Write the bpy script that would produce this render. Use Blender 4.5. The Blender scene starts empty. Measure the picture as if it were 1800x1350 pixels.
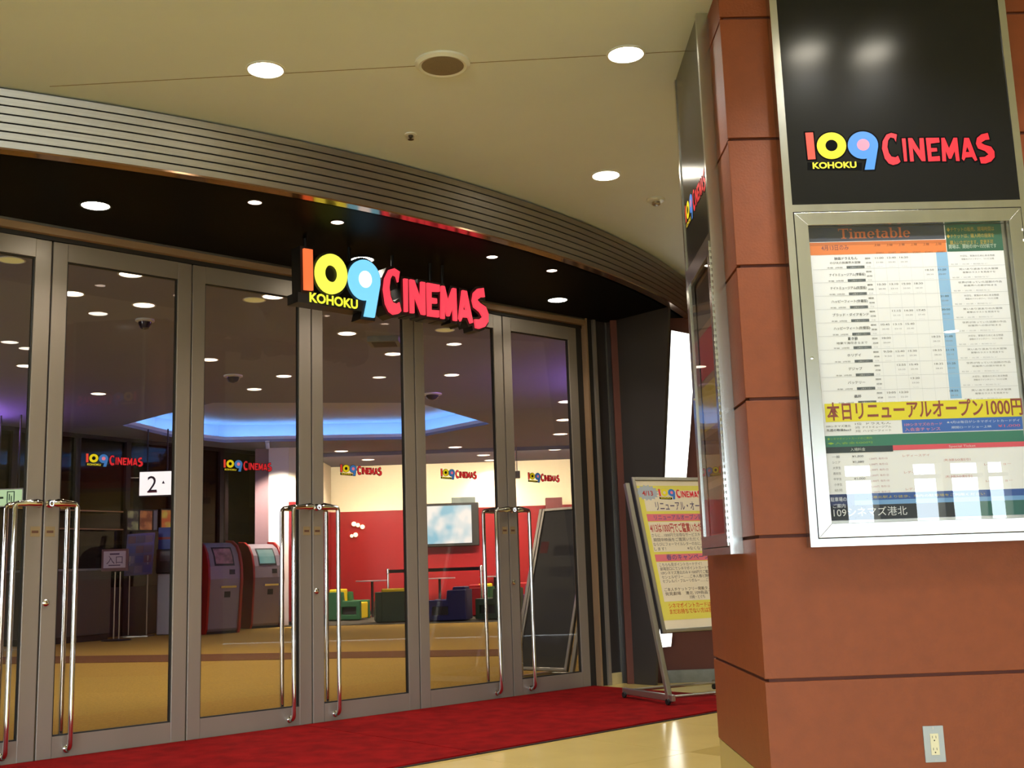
import bpy, bmesh, math, random
from mathutils import Vector, Matrix, geometry
random.seed(7)
S = bpy.context.scene
COL = S.collection

# ------------------------------------------------------------------ camera
FPX, PITCH, ROLL, CAMH = 1950.0, 0.1652, -0.0335, 1.1
_cp, _sp, _cr, _sr = math.cos(PITCH), math.sin(PITCH), math.cos(ROLL), math.sin(ROLL)
RC = Matrix(((_cr, -_sr, 0), (_sr, _cr, 0), (0, 0, 1))) @ Matrix(((1, 0, 0), (0, _sp, -_cp), (0, _cp, _sp)))
CAM = Vector((0, 0, CAMH))
cd = bpy.data.cameras.new('camera'); cam = bpy.data.objects.new('camera', cd); COL.objects.link(cam)
cd.sensor_fit = 'HORIZONTAL'; cd.sensor_width = 36.0; cd.lens = 36.0 * FPX / 1800.0
cd.clip_start = 0.05; cd.clip_end = 200
m3 = Matrix((RC[0], -RC[1], -RC[2])).transposed()
cam.matrix_world = Matrix.Translation(CAM) @ m3.to_4x4()
S.camera = cam

# ------------------------------------------------------------------ world, exposure
S.view_settings.view_transform = 'Standard'; S.view_settings.look = 'None'
S.view_settings.gamma = 1.0; S.view_settings.use_curve_mapping = False
S.view_settings.exposure = 0.0
W = bpy.data.worlds.new('sky'); S.world = W; W.use_nodes = True
bg = W.node_tree.nodes['Background']
bg.inputs[0].default_value = (0.78, 0.91, 1.0, 1); bg.inputs[1].default_value = 15.0
S.cycles.use_denoising = True
S.cycles.max_bounces = 10; S.cycles.transparent_max_bounces = 24
S.cycles.glossy_bounces = 4; S.cycles.diffuse_bounces = 4
S.cycles.caustics_reflective = False; S.cycles.caustics_refractive = False
S.cycles.sample_clamp_indirect = 4.0

# lamp powers
P_MALL, P_SOFFIT, P_SPOT, P_LOBBY = 90.0, 45.0, 25.0, 95.0

# ------------------------------------------------------------------ measuring helpers
def ray(x, y):
    return RC.transposed() @ Vector(((x - 900) / FPX, (y - 675) / FPX, 1.0))
def on_plane(x, y, p, n):
    d = ray(x, y); t = (Vector(p) - CAM).dot(Vector(n)) / d.dot(Vector(n)); return CAM + t * d
def on_z(x, y, z): return on_plane(x, y, (0, 0, z), (0, 0, 1))
def on_y(x, y, Y): return on_plane(x, y, (0, Y, 0), (0, 1, 0))

# ------------------------------------------------------------------ materials
def lin(c):
    out = []
    for v in c:
        v = v / 255.0
        out.append(v / 12.92 if v <= 0.04045 else ((v + 0.055) / 1.055) ** 2.4)
    return (*out, 1.0)
MATS = {}
def M(name, rgb, rough=0.5, metal=0.0, emit=0.0, noise=0.0, nscale=6.0, bump=0.0, bscale=60.0, stretch=None, coat=0.0, spec=0.5):
    m = bpy.data.materials.new(name); m.use_nodes = True; nt = m.node_tree; b = nt.nodes['Principled BSDF']
    c = lin(rgb)
    b.inputs['Base Color'].default_value = c; b.inputs['Roughness'].default_value = rough
    b.inputs['Metallic'].default_value = metal; b.inputs['Specular IOR Level'].default_value = spec
    b.inputs['Coat Weight'].default_value = coat; b.inputs['Coat Roughness'].default_value = 0.05
    if emit:
        b.inputs['Emission Color'].default_value = c; b.inputs['Emission Strength'].default_value = emit
        if emit >= 0.5: b.inputs['Base Color'].default_value = (*[v * 0.3 for v in c[:3]], 1)
    if noise or bump:
        tc = nt.nodes.new('ShaderNodeTexCoord'); mp = nt.nodes.new('ShaderNodeMapping')
        nt.links.new(tc.outputs['Object'], mp.inputs['Vector'])
        if stretch: mp.inputs['Scale'].default_value = stretch
    if noise:
        n = nt.nodes.new('ShaderNodeTexNoise'); n.inputs['Scale'].default_value = nscale; n.inputs['Detail'].default_value = 5
        nt.links.new(mp.outputs[0], n.inputs['Vector'])
        r = nt.nodes.new('ShaderNodeValToRGB')
        r.color_ramp.elements[0].position = 0.3; r.color_ramp.elements[1].position = 0.7
        r.color_ramp.elements[0].color = (*[v * (1 - noise) for v in c[:3]], 1)
        r.color_ramp.elements[1].color = (*[min(1, v * (1 + noise)) for v in c[:3]], 1)
        nt.links.new(n.outputs['Fac'], r.inputs[0]); nt.links.new(r.outputs[0], b.inputs['Base Color'])
    if bump:
        n2 = nt.nodes.new('ShaderNodeTexNoise'); n2.inputs['Scale'].default_value = bscale; n2.inputs['Detail'].default_value = 3
        nt.links.new(mp.outputs[0], n2.inputs['Vector'])
        bp = nt.nodes.new('ShaderNodeBump'); bp.inputs['Strength'].default_value = bump; bp.inputs['Distance'].default_value = 0.01
        nt.links.new(n2.outputs['Fac'], bp.inputs['Height']); nt.links.new(bp.outputs[0], b.inputs['Normal'])
    MATS[name] = m
    return m
def glass(name, tint, ior=1.5, rough=0.0):
    m = bpy.data.materials.new(name); m.use_nodes = True; nt = m.node_tree
    for n in list(nt.nodes): nt.nodes.remove(n)
    out = nt.nodes.new('ShaderNodeOutputMaterial'); mix = nt.nodes.new('ShaderNodeMixShader')
    tr = nt.nodes.new('ShaderNodeBsdfTransparent'); tr.inputs[0].default_value = lin(tint)
    gl = nt.nodes.new('ShaderNodeBsdfGlossy'); gl.inputs['Roughness'].default_value = rough
    fr = nt.nodes.new('ShaderNodeFresnel'); fr.inputs[0].default_value = ior
    ge = nt.nodes.new('ShaderNodeNewGeometry'); mr = nt.nodes.new('ShaderNodeMapRange')
    mr.inputs['To Min'].default_value = ior; mr.inputs['To Max'].default_value = 1.0 / ior
    nt.links.new(ge.outputs['Backfacing'], mr.inputs['Value']); nt.links.new(mr.outputs[0], fr.inputs[0])
    nt.links.new(fr.outputs[0], mix.inputs[0]); nt.links.new(tr.outputs[0], mix.inputs[1]); nt.links.new(gl.outputs[0], mix.inputs[2])
    nt.links.new(mix.outputs[0], out.inputs[0]); MATS[name] = m
    return m
def screen_mat(name, a, b, strength, scale):
    m = bpy.data.materials.new(name); m.use_nodes = True; nt = m.node_tree; p = nt.nodes['Principled BSDF']
    tc = nt.nodes.new('ShaderNodeTexCoord'); n = nt.nodes.new('ShaderNodeTexNoise'); n.inputs['Scale'].default_value = scale
    r = nt.nodes.new('ShaderNodeValToRGB'); r.color_ramp.elements[0].position = 0.38; r.color_ramp.elements[1].position = 0.58
    r.color_ramp.elements[0].color = lin(a); r.color_ramp.elements[1].color = lin(b)
    nt.links.new(tc.outputs['Object'], n.inputs['Vector']); nt.links.new(n.outputs['Fac'], r.inputs[0])
    nt.links.new(r.outputs[0], p.inputs['Emission Color']); p.inputs['Emission Strength'].default_value = strength
    p.inputs['Base Color'].default_value = (0.02, 0.02, 0.02, 1); MATS[name] = m
    return m

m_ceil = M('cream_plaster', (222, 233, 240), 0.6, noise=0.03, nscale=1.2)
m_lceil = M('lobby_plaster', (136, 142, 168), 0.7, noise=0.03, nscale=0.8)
m_black = M('black_soffit_paint', (11, 11, 10), 0.45, spec=0.03)
m_blackmat = M('matt_black', (16, 16, 16), 0.6)
m_fasc = M('brushed_fascia_metal', (172, 168, 162), 0.40, 1.0, noise=0.08, nscale=3, stretch=(0.5, 0.5, 40))
m_bronze = M('bronze_trim', (168, 138, 108), 0.4, 0.3)
m_brownlip = M('brown_trim_metal', (150, 116, 92), 0.14, 0.85)
m_frame = M('door_frame_bronze', (152, 142, 132), 0.4, 0.4, noise=0.05, nscale=2, stretch=(1, 1, 0.2))
m_gap = M('dark_gasket', (30, 28, 26), 0.6)
m_glass = glass('door_glass', (238, 232, 226), 1.45)
m_pglass = glass('showcase_glass', (250, 252, 253), 1.75)
m_chrome = M('polished_chrome', (226, 226, 228), 0.06, 1.0)
m_steel = M('brushed_stainless', (202, 202, 198), 0.24, 1.0, noise=0.06, nscale=10, stretch=(1, 1, 0.05))
m_orange = M('orange_pillar_panel', (132, 64, 26), 0.55, noise=0.06, nscale=14, bump=0.12, bscale=90)
m_joint = M('brown_panel_joint', (92, 42, 30), 0.7)
m_base = M('base_floor_reflection', (176, 158, 96), 0.3, 0.0)  # mirror steel base: the floor's reflection is painted as its cream colour
m_floor = M('cream_floor_stone', (228, 202, 124), 0.14, noise=0.05, nscale=2.5)
m_floor2 = M('tan_floor_stone', (208, 182, 104), 0.14, noise=0.05, nscale=2.5)
m_red = M('red_carpet', (136, 15, 16), 0.95, noise=0.25, nscale=7, bump=0.6, bscale=220, spec=0.1)
m_mated = M('mat_rubber_edge', (40, 22, 18), 0.8)
m_lcarp = M('tan_lobby_carpet', (182, 150, 74), 0.95, noise=0.16, nscale=40, bump=0.3, bscale=90, spec=0.1)
m_lband = M('brown_lobby_carpet_band', (120, 84, 56), 0.95, noise=0.1, nscale=30, spec=0.1)
m_lgrey = M('grey_lobby_carpet', (80, 76, 66), 0.95, noise=0.12, nscale=30, spec=0.1)
m_dwall = M('charcoal_wall_panel', (62, 58, 58), 0.35, noise=0.05, nscale=1)
m_brown = M('dark_brown_wall', (98, 48, 34), 0.6, noise=0.06, nscale=2)
m_greyb = M('grey_stone_base', (128, 132, 128), 0.6, noise=0.15, nscale=12)
m_wall = M('concourse_wall', (200, 190, 170), 0.7, noise=0.03, nscale=1)
m_redw = M('red_lobby_wall', (138, 26, 30), 0.3, noise=0.03, nscale=1)
m_cream = M('cream_lobby_wall', (250, 240, 208), 0.6)
m_white = M('white_lobby_column', (252, 246, 236), 0.5)
m_mauve = M('mauve_column', (150, 120, 126), 0.5)
m_lightbox = M('white_light_panel', (255, 255, 244), 0.4, emit=2.6)
m_lamp = M('lamp_glow', (255, 246, 224), 0.4, emit=30)
m_lampw = M('spot_glow', (255, 232, 214), 0.4, emit=9)
m_lampi = M('lobby_lamp_glow', (255, 240, 220), 0.4, emit=7)
m_lampo = M('glowing_lamp_reflector', (226, 222, 150), 0.3, emit=0.35)  # faint glow put into the reflector; the lamp itself gives no light
m_ring = M('lamp_trim_ring', (226, 232, 232), 0.3)
m_ringb = M('dark_lamp_trim_ring', (90, 74, 62), 0.4, 0.4)
m_spk = M('grey_speaker_grille', (128, 116, 98), 0.7, noise=0.1, nscale=200)
m_acr = M('black_acrylic', (13, 14, 19), 0.20, spec=0.45)
m_paper = M('white_paper', (250, 250, 255), 0.6)
m_alu = M('anodised_aluminium', (178, 174, 164), 0.32, 0.9)
m_rub = M('black_rubber', (20, 20, 22), 0.5)
m_plate = M('grey_outlet_plate', (172, 182, 190), 0.35)
m_socket = M('ivory_socket', (226, 222, 190), 0.4)
m_blue_led = M('blue_led_strip', (110, 176, 255), 0.5, emit=20)
m_cove = M('cove_white', (214, 218, 226), 0.7)
m_exit = M('exit_sign_face', (196, 240, 190), 0.4, emit=1.0)
m_two = M('number_lightbox_face', (250, 250, 255), 0.4, emit=1.5)
m_tv = screen_mat('tv_picture', (130, 200, 232), (250, 254, 255), 1.3, 1.5)
m_kscr = screen_mat('kiosk_screen', (110, 190, 190), (150, 214, 208), 0.55, 3)
m_kiosk = M('silver_kiosk_shell', (136, 126, 132), 0.4, 0.2)
m_kred = M('red_kiosk_side', (150, 22, 20), 0.35)
m_kblue = M('blue_kiosk_top', (30, 70, 160), 0.4)
m_darkpane = glass('smoked_glass', (120, 118, 116), 1.5)
m_ink = M('black_print', (10, 10, 12), 0.7, spec=0.05)
FL = {}
def flat_mat(rgb, rough=0.6):
    k = tuple(rgb)
    if k not in FL: FL[k] = M('print_%02x%02x%02x' % k, rgb, rough)
    return FL[k]
def glow_mat(rgb, e=1.0):
    k = ('g',) + tuple(rgb) + (e,)
    if k not in FL: FL[k] = M('glow_%02x%02x%02x' % tuple(rgb), rgb, 0.4, emit=e)
    return FL[k]

# ------------------------------------------------------------------ geometry helpers
def frame(o, ex, ey):
    ex = Vector(ex).normalized(); ey = Vector(ey).normalized(); return (Vector(o), ex, ey, ex.cross(ey))
ID = frame((0, 0, 0), (1, 0, 0), (0, 1, 0))
def to(fr, x, y, z=0.0): return fr[0] + fr[1] * x + fr[2] * y + fr[3] * z
TXT = {}
def text_mesh(s, off=0.0):
    k = (s, off)
    if k not in TXT:
        c = bpy.data.curves.new('lettering', 'FONT'); c.body = s; c.size = 1.0; c.resolution_u = 3; c.offset = off; c.fill_mode = 'FRONT'
        o = bpy.data.objects.new('lettering', c)
        me = bpy.data.meshes.new_from_object(o)
        v = [(p.co.x, p.co.y) for p in me.vertices]; f = [tuple(p.vertices) for p in me.polygons]
        bpy.data.meshes.remove(me); bpy.data.objects.remove(o); bpy.data.curves.remove(c)
        if v:
            x0 = min(p[0] for p in v); x1 = max(p[0] for p in v); y0 = min(p[1] for p in v); y1 = max(p[1] for p in v)
        else: x0 = x1 = y0 = y1 = 0
        TXT[k] = (v, f, x0, x1, y0, y1)
    return TXT[k]
class MB:
    def __init__(s): s.v = []; s.f = []
    def add(s, vs, fs):
        b = len(s.v); s.v += [Vector(p) for p in vs]; s.f += [tuple(i + b for i in q) for q in fs]; return s
    def box(s, fr, x0, x1, y0, y1, z0, z1):
        p = [to(fr, x, y, z) for z in (z0, z1) for y in (y0, y1) for x in (x0, x1)]
        return s.add(p, [(0, 2, 3, 1), (4, 5, 7, 6), (0, 1, 5, 4), (2, 6, 7, 3), (0, 4, 6, 2), (1, 3, 7, 5)])
    def prism(s, fr, poly, z0, z1, holes=(), caps=True):
        loops = [list(poly)] + [list(h) for h in holes]
        flatp = [p for l in loops for p in l]; n = len(flatp)
        tri = geometry.tessellate_polygon([[Vector((p[0], p[1], 0)) for p in l] for l in loops])
        vs = [to(fr, p[0], p[1], z0) for p in flatp] + [to(fr, p[0], p[1], z1) for p in flatp]
        fs = [tuple(t) for t in tri] + [tuple(i + n for i in reversed(t)) for t in tri]
        b = 0
        for l in loops:
            k = len(l)
            for i in range(k):
                j = (i + 1) % k; fs.append((b + i, b + j, b + j + n, b + i + n))
            b += k
        return s.add(vs, fs)
    def flat(s, fr, poly, z=0.0, holes=()):
        loops = [list(poly)] + [list(h) for h in holes]
        flatp = [p for l in loops for p in l]
        tri = geometry.tessellate_polygon([[Vector((p[0], p[1], 0)) for p in l] for l in loops])
        return s.add([to(fr, p[0], p[1], z) for p in flatp], [tuple(t) for t in tri])
    def rect(s, fr, x0, y0, x1, y1, z=0.0):
        return s.add([to(fr, x0, y0, z), to(fr, x1, y0, z), to(fr, x1, y1, z), to(fr, x0, y1, z)], [(0, 1, 2, 3)])
    def text(s, fr, body, x, y, h, z=0.0, align='L', width=None, off=0.0):
        v, f, x0, x1, y0, y1 = text_mesh(body, off)
        if not v: return s
        k = h; kx = k
        if width: kx = width / max(1e-6, x1 - x0)
        w = (x1 - x0) * kx
        ox = x - (w / 2 if align == 'C' else (w if align == 'R' else 0))
        return s.add([to(fr, ox + (p[0] - x0) * kx, y + p[1] * k, z) for p in v], f)
    def tube(s, pts, r, n=10, rs=None):
        pts = [Vector(p) for p in pts]; rings = []; prev = None
        for i, p in enumerate(pts):
            t = (pts[min(i + 1, len(pts) - 1)] - pts[max(i - 1, 0)]).normalized()
            if prev is None:
                a = Vector((0, 0, 1)) if abs(t.z) < 0.9 else Vector((1, 0, 0)); nx = t.cross(a).normalized()
            else: nx = (prev - t * prev.dot(t)).normalized()
            prev = nx; ny = t.cross(nx); rr = rs[i] if rs else r
            rings.append([p + (nx * math.cos(2 * math.pi * k / n) + ny * math.sin(2 * math.pi * k / n)) * rr for k in range(n)])
        vs = [q for g in rings for q in g]; fs = []
        for i in range(len(rings) - 1):
            for k in range(n):
                fs.append((i * n + k, i * n + (k + 1) % n, (i + 1) * n + (k + 1) % n, (i + 1) * n + k))
        fs += [tuple(range(n)), tuple(range((len(rings) - 1) * n, len(rings) * n))]
        return s.add(vs, fs)
    def lathe(s, fr, prof, n=24):
        vs = [to(fr, r * math.cos(2 * math.pi * k / n), r * math.sin(2 * math.pi * k / n), z) for r, z in prof for k in range(n)]; fs = []
        for i in range(len(prof) - 1):
            for k in range(n): fs.append((i * n + k, i * n + (k + 1) % n, (i + 1) * n + (k + 1) % n, (i + 1) * n + k))
        if prof[0][0] > 1e-6: fs.append(tuple(range(n)))
        if prof[-1][0] > 1e-6: fs.append(tuple(range((len(prof) - 1) * n, len(prof) * n)))
        return s.add(vs, fs)
    def build(s, name, mat, parent=None, smooth=False, bevel=0.0, props=None):
        o0 = ORG.get(parent, Vector((0, 0, 0))) if parent is not None else Vector((0, 0, 0))
        me = bpy.data.meshes.new(name); me.from_pydata([tuple(p - o0) for p in s.v], [], s.f)
        bm = bmesh.new(); bm.from_mesh(me)
        if smooth: bmesh.ops.remove_doubles(bm, verts=bm.verts, dist=1e-5)
        bmesh.ops.recalc_face_normals(bm, faces=bm.faces); bm.to_mesh(me); bm.free()
        me.materials.append(mat)
        o = bpy.data.objects.new(name, me); COL.objects.link(o)
        if parent is not None: o.parent = parent; ORG[o] = o0
        else: ORG[o] = Vector((0, 0, 0))
        if smooth:
            for p in me.polygons: p.use_smooth = True
            try: me.set_sharp_from_angle(angle=math.radians(38))
            except Exception: pass
        if bevel:
            b = o.modifiers.new('edge', 'BEVEL'); b.width = bevel; b.segments = 2; b.limit_method = 'ANGLE'
        if props:
            for k, v in props.items(): o[k] = v
        return o
ORG = {}
def tag(o, label, cat, group=None, kind=None):
    o['label'] = label; o['category'] = cat
    if group: o['group'] = group
    if kind: o['kind'] = kind
    return o
def thing(name, loc, label, cat, group=None, kind=None):
    o = bpy.data.objects.new(name, None); COL.objects.link(o); o.empty_display_size = 0.1
    o.location = loc; ORG[o] = Vector(loc)
    return tag(o, label, cat, group, kind)
def copy_tree(o, parent=None):
    c = o.copy(); COL.objects.link(c)
    if parent is not None: c.parent = parent
    for ch in list(o.children): copy_tree(ch, c)
    return c
def lamp(parent, loc, watts, color, cone=120, radius=0.06, blend=0.7):
    l = bpy.data.lights.new('lamp_light', 'SPOT'); l.energy = watts; l.color = color; l.spot_size = math.radians(cone); l.spot_blend = blend
    l.shadow_soft_size = radius
    o = bpy.data.objects.new('lamp_light', l); COL.objects.link(o); o.parent = parent; o.location = Vector(loc) - ORG[parent]
    return o

# ------------------------------------------------------------------ key frames of the place
UA = math.radians(41.9)
P0 = Vector((-3.065, 7.194, 0)); U = Vector((math.cos(UA), math.sin(UA), 0)); N = Vector((math.sin(UA), -math.cos(UA), 0)); Z = Vector((0, 0, 1))
FF = frame(P0, U, Z)                      # facade: x along the doors, y up, z out towards the concourse
def fa(u, z, n=0.0): return P0 + U * u + Z * z + N * n
ZC, ZS, ZL = 3.825, 3.47, 4.1
AC = Vector((-6.88, 14.19)); AR = 9.383
def arc(a, r=AR): return (AC.x + r * math.cos(a), AC.y + r * math.sin(a))
A0 = math.atan2(4.92 - AC.y, -5.6 - AC.x); A1 = math.atan2(10.62 - AC.y, 1.79 - AC.x)
PA = math.radians(1.8)
PO = Vector((1.04, 4.9, 0)); PX = Vector((math.cos(PA), math.sin(PA), 0)); PN = Vector((math.sin(PA), -math.cos(PA), 0))
PF = frame(PO, PX, Z)                     # pillar front: x right, y up, z towards the camera
PL = frame((1.046, 6.2, 0), (0, -1, 0), Z)          # pillar left side: x towards the camera, y up, z to the left
def struct(o, label, cat): return tag(o, label, cat, None, 'structure')

# ------------------------------------------------------------------ floors
fl = MB().box(ID, -9.3, 9.3, -8.3, 10.8, -0.2, -0.012).build('floor', m_floor2); struct(fl, 'cream stone concourse floor in front of the cinema doors', 'floor')
proto = None
TF = frame(P0 + N * 2.12, U, N)
TP = 0.9
cnt = 0
for j in range(0, 7):
    for i in range(-5, 8):
        c = TF[0] + U * (i + 0.5) * TP + N * (j + 0.5) * TP
        if c.x < -4.2 or c.x > 5.5 or c.y < 0.6 or c.y > 10.3: continue
        if proto is None:
            tm = MB().box(frame((0, 0, 0), U, N), -TP / 2 + 0.002, TP / 2 - 0.002, -TP / 2 + 0.002, TP / 2 - 0.002, -0.012, 0.012)
            tb = tm.build('floor_tile', m_floor, fl); me_a = tb.data; me_b = me_a.copy(); me_b.materials[0] = m_floor2
            proto = tb; tb.location = c
        else:
            tb = bpy.data.objects.new('floor_tile', me_b if (j == 1 and i > 2) or (i * 7 + j * 5) % 9 == 0 else me_a); COL.objects.link(tb); tb.parent = fl; tb.location = c
MB().box(frame(P0, U, N), -6.5, 7.5, -0.1, 2.118, -0.012, 0.0).build('floor_strip', m_floor, fl)
# lobby floor: carpet, dark band, grey seating zone
def clip_poly(Y0, Y1):
    def fx(Y): return P0.x + (Y - P0.y) / math.tan(UA)
    return Y0, Y1
lp = [(-13, 1.0), (fa(-8, 0, -0.06).x, fa(-8, 0, -0.06).y), (fa(5.5, 0, -0.06).x, fa(5.5, 0, -0.06).y), (2.4, 11.0), (2.4, 31.4), (-13, 31.4)]
lf = MB().prism(ID, lp, -0.2, -0.004).build('floor.001', m_lcarp); struct(lf, 'tan carpet of the lobby behind the glass doors', 'floor')
MB().prism(ID, [tuple(on_z(x_, y_, 0))[:2] for x_, y_ in ((-400, 1173), (0, 1167), (300, 1163), (600, 1157), (1000, 1151), (1100, 1149), (1100, 1137), (1000, 1139), (600, 1146), (300, 1151), (0, 1155), (-400, 1160))], -0.004, 0.002).build('carpet_band', m_lband, lf)
MB().prism(ID, [(-5.3, 25.3), (2.3, 23.6), (2.3, 31.3), (-5.3, 31.3)], -0.004, 0.003).build('carpet_zone', m_lgrey, lf)

# ------------------------------------------------------------------ ceilings
arcp = [arc(A0 + (A1 - A0) * k / 48) for k in range(49)]
fl8 = fa(-8, 0)
arci = [arc(A0 + (A1 - A0) * k / 48, AR - 0.06) for k in range(49)]
cpoly = [(fl8.x, fl8.y)] + arci + [(9.2, 10.62), (9.2, -8.2), (-9.2, -8.2)]
ce = MB().prism(ID, cpoly, ZC, ZC + 0.12).build('ceiling', m_ceil); struct(ce, 'plain cream plaster ceiling over the concourse', 'ceiling')
a_, b_ = on_z(120, 150, ZC), on_z(1070, 97, ZC); d_ = (b_ - a_).normalized()
jf = frame((a_ + b_) / 2, d_, Vector((0, 0, 1)).cross(d_))
MB().box(jf, -1.6, 2.1, -0.0022, 0.0022, -0.0015, 0.01).build('joint_line', M('ceiling_joint', (120, 106, 80), 0.7), ce)
e5 = fa(5.6, 0)
sp = arci + [(e5.x, e5.y)]
so = MB().prism(ID, sp, ZS, ZS + 0.1).build('ceiling.001', m_black); struct(so, 'glossy black soffit above the glass entrance doors', 'ceiling')
# curved metal fascia
fas = thing('trim_1', (arc((A0 + A1) / 2)[0], arc((A0 + A1) / 2)[1], ZS), 'curved fascia of stacked brushed metal slats edging the cream ceiling', 'fascia', None, 'structure')
def arc_strip(r0, r1, z0, z1, n=64, tilt=0.0):
    m = MB(); vs = []; fs = []
    for k in range(n + 1):
        a = A0 + (A1 - A0) * k / n
        for r, z in ((r0, z0), (r1 - tilt, z0), (r1, z1), (r0, z1)):
            x, y = arc(a, r); vs.append((x, y, z))
    for k in range(n):
        for q in range(4): fs.append((k * 4 + q, k * 4 + (q + 1) % 4, k * 4 + 4 + (q + 1) % 4, k * 4 + 4 + q))
    fs += [(0, 1, 2, 3), (n * 4, n * 4 + 1, n * 4 + 2, n * 4 + 3)]
    return m.add(vs, fs)
arc_strip(AR - 0.12, AR - 0.03, ZS - 0.0, ZC - 0.001).build('backing', m_blackmat, fas, smooth=True)
np_ = 7; pit = (ZC - ZS - 0.004) / np_
for i in range(np_):
    z0 = ZS + 0.002 + i * pit
    arc_strip(AR - 0.03, AR, z0, z0 + pit - 0.0135, 64, 0.010).build('slat', m_fasc, fas, smooth=True)
arc_strip(AR - 0.075, AR + 0.003, ZS - 0.012, ZS - 0.0005).build('lower_lip', m_brownlip, fas, smooth=True)

# ------------------------------------------------------------------ concourse shell with daylight windows behind the viewer
WY = -7.0
wb = thing('wall_back', (0, WY, 0), 'pale wall of tall daylight windows facing the cinema entrance', 'wall', None, 'structure')
wins = [(5.79, 6.28), (6.86, 7.31), (7.45, 7.98), (8.04, 8.38)]
x = -8.6
while x < 3.6: wins.append((x, x + 0.95)); x += 1.35
wins.sort()
fb = frame((0, WY, 0), (1, 0, 0), (0, 0, 1))
MB().prism(fb, [(-9.2, 0), (9.2, 0), (9.2, ZC), (-9.2, ZC)], 0, 0.25, [[(a, 0.12), (b, 0.12), (b, 2.5), (a, 2.5)] for a, b in wins]).build('masonry', m_wall, wb)
for k, (a, b) in enumerate(wins):
    MB().box(fb, a, b, 2.27, 2.325, 0.05, 0.2).build('transom', m_frame, wb)
    pl = bpy.data.lights.new('window_daylight', 'AREA'); pl.shape = 'RECTANGLE'; pl.size = b - a; pl.size_y = 2.38; pl.cycles.is_portal = True
    po = bpy.data.objects.new('window_daylight', pl); COL.objects.link(po); po.location = ((a + b) / 2, WY - 0.26, 1.31)
    po.rotation_euler = (math.radians(90), 0, 0)
gr = MB().box(ID, -40, 40, -60, WY - 0.26, -0.3, -0.1).build('ground_outside', M('outside_paving', (170, 168, 160), 0.8, noise=0.1)); struct(gr, 'pale paving outside the daylight windows', 'ground')
o = MB().box(ID, 9.0, 9.2, -7, 10.9, 0, ZC).build('wall_right', m_wall); struct(o, 'pale side wall of the concourse beyond the orange pillar', 'wall')
o = MB().box(ID, -9.2, -9.0, -7, 2.0, 0, ZC).build('wall_left', m_wall); struct(o, 'pale side wall of the concourse beside the camera', 'wall')
o = MB().box(FF, -8.2, -1.02, 0, ZS, -0.06, 0.02).build('wall_entrance_left', m_dwall); struct(o, 'charcoal wall continuing past the first glass door', 'wall')
o = MB().box(FF, -8.2, 5.6, ZS + 0.1, ZL + 0.9, -0.14, -0.02).build('wall_bulkhead', m_blackmat); struct(o, 'dark bulkhead hidden above the door header', 'wall')
bw = MB().box(ID, 0.98, 9.0, 10.62, 10.78, 0, ZL + 0.9).build('wall_far_right', m_brown); struct(bw, 'dark brown wall behind the orange pillar and easel', 'wall')
o = MB().box(ID, 1.3, 9.0, 10.585, 10.62, 0, 0.125).build('baseboard_far_right', m_greyb); struct(o, 'grey stone skirting along the dark brown wall', 'skirting')
# return wall with a slanting edge
E5 = fa(5.345, 0)
RW = frame(E5, N, Z)
o = MB().prism(RW, [(0, 0), (0.45, 0), (0.86, ZS), (0, ZS)], -0.03, 0.0).build('wall_return', m_dwall); struct(o, 'charcoal return wall with slanting edge beside the last glass door', 'wall')
# glowing sail shaped light panel
pp = [(1.56, 3.33), (1.73, 3.29), (1.729, 2.725), (1.696, 2.435), (1.621, 1.90), (1.387, 0.345), (1.262, 0.335)]
lpn = thing('light_panel', (1.5, 10.54, 0.34), 'tall white glowing light panel with slanted sides on the brown wall', 'light panel')
LPF = frame((0, 10.615, 0), (1, 0, 0), (0, 0, 1))
MB().prism(LPF, pp, 0.0, 0.09).build('housing', m_blackmat, lpn)
MB().prism(LPF, [(p[0] * 0.996 + 0.006, p[1] * 0.998 + 0.003) for p in pp], 0.09, 0.1).build('diffuser', m_lightbox, lpn)

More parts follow.
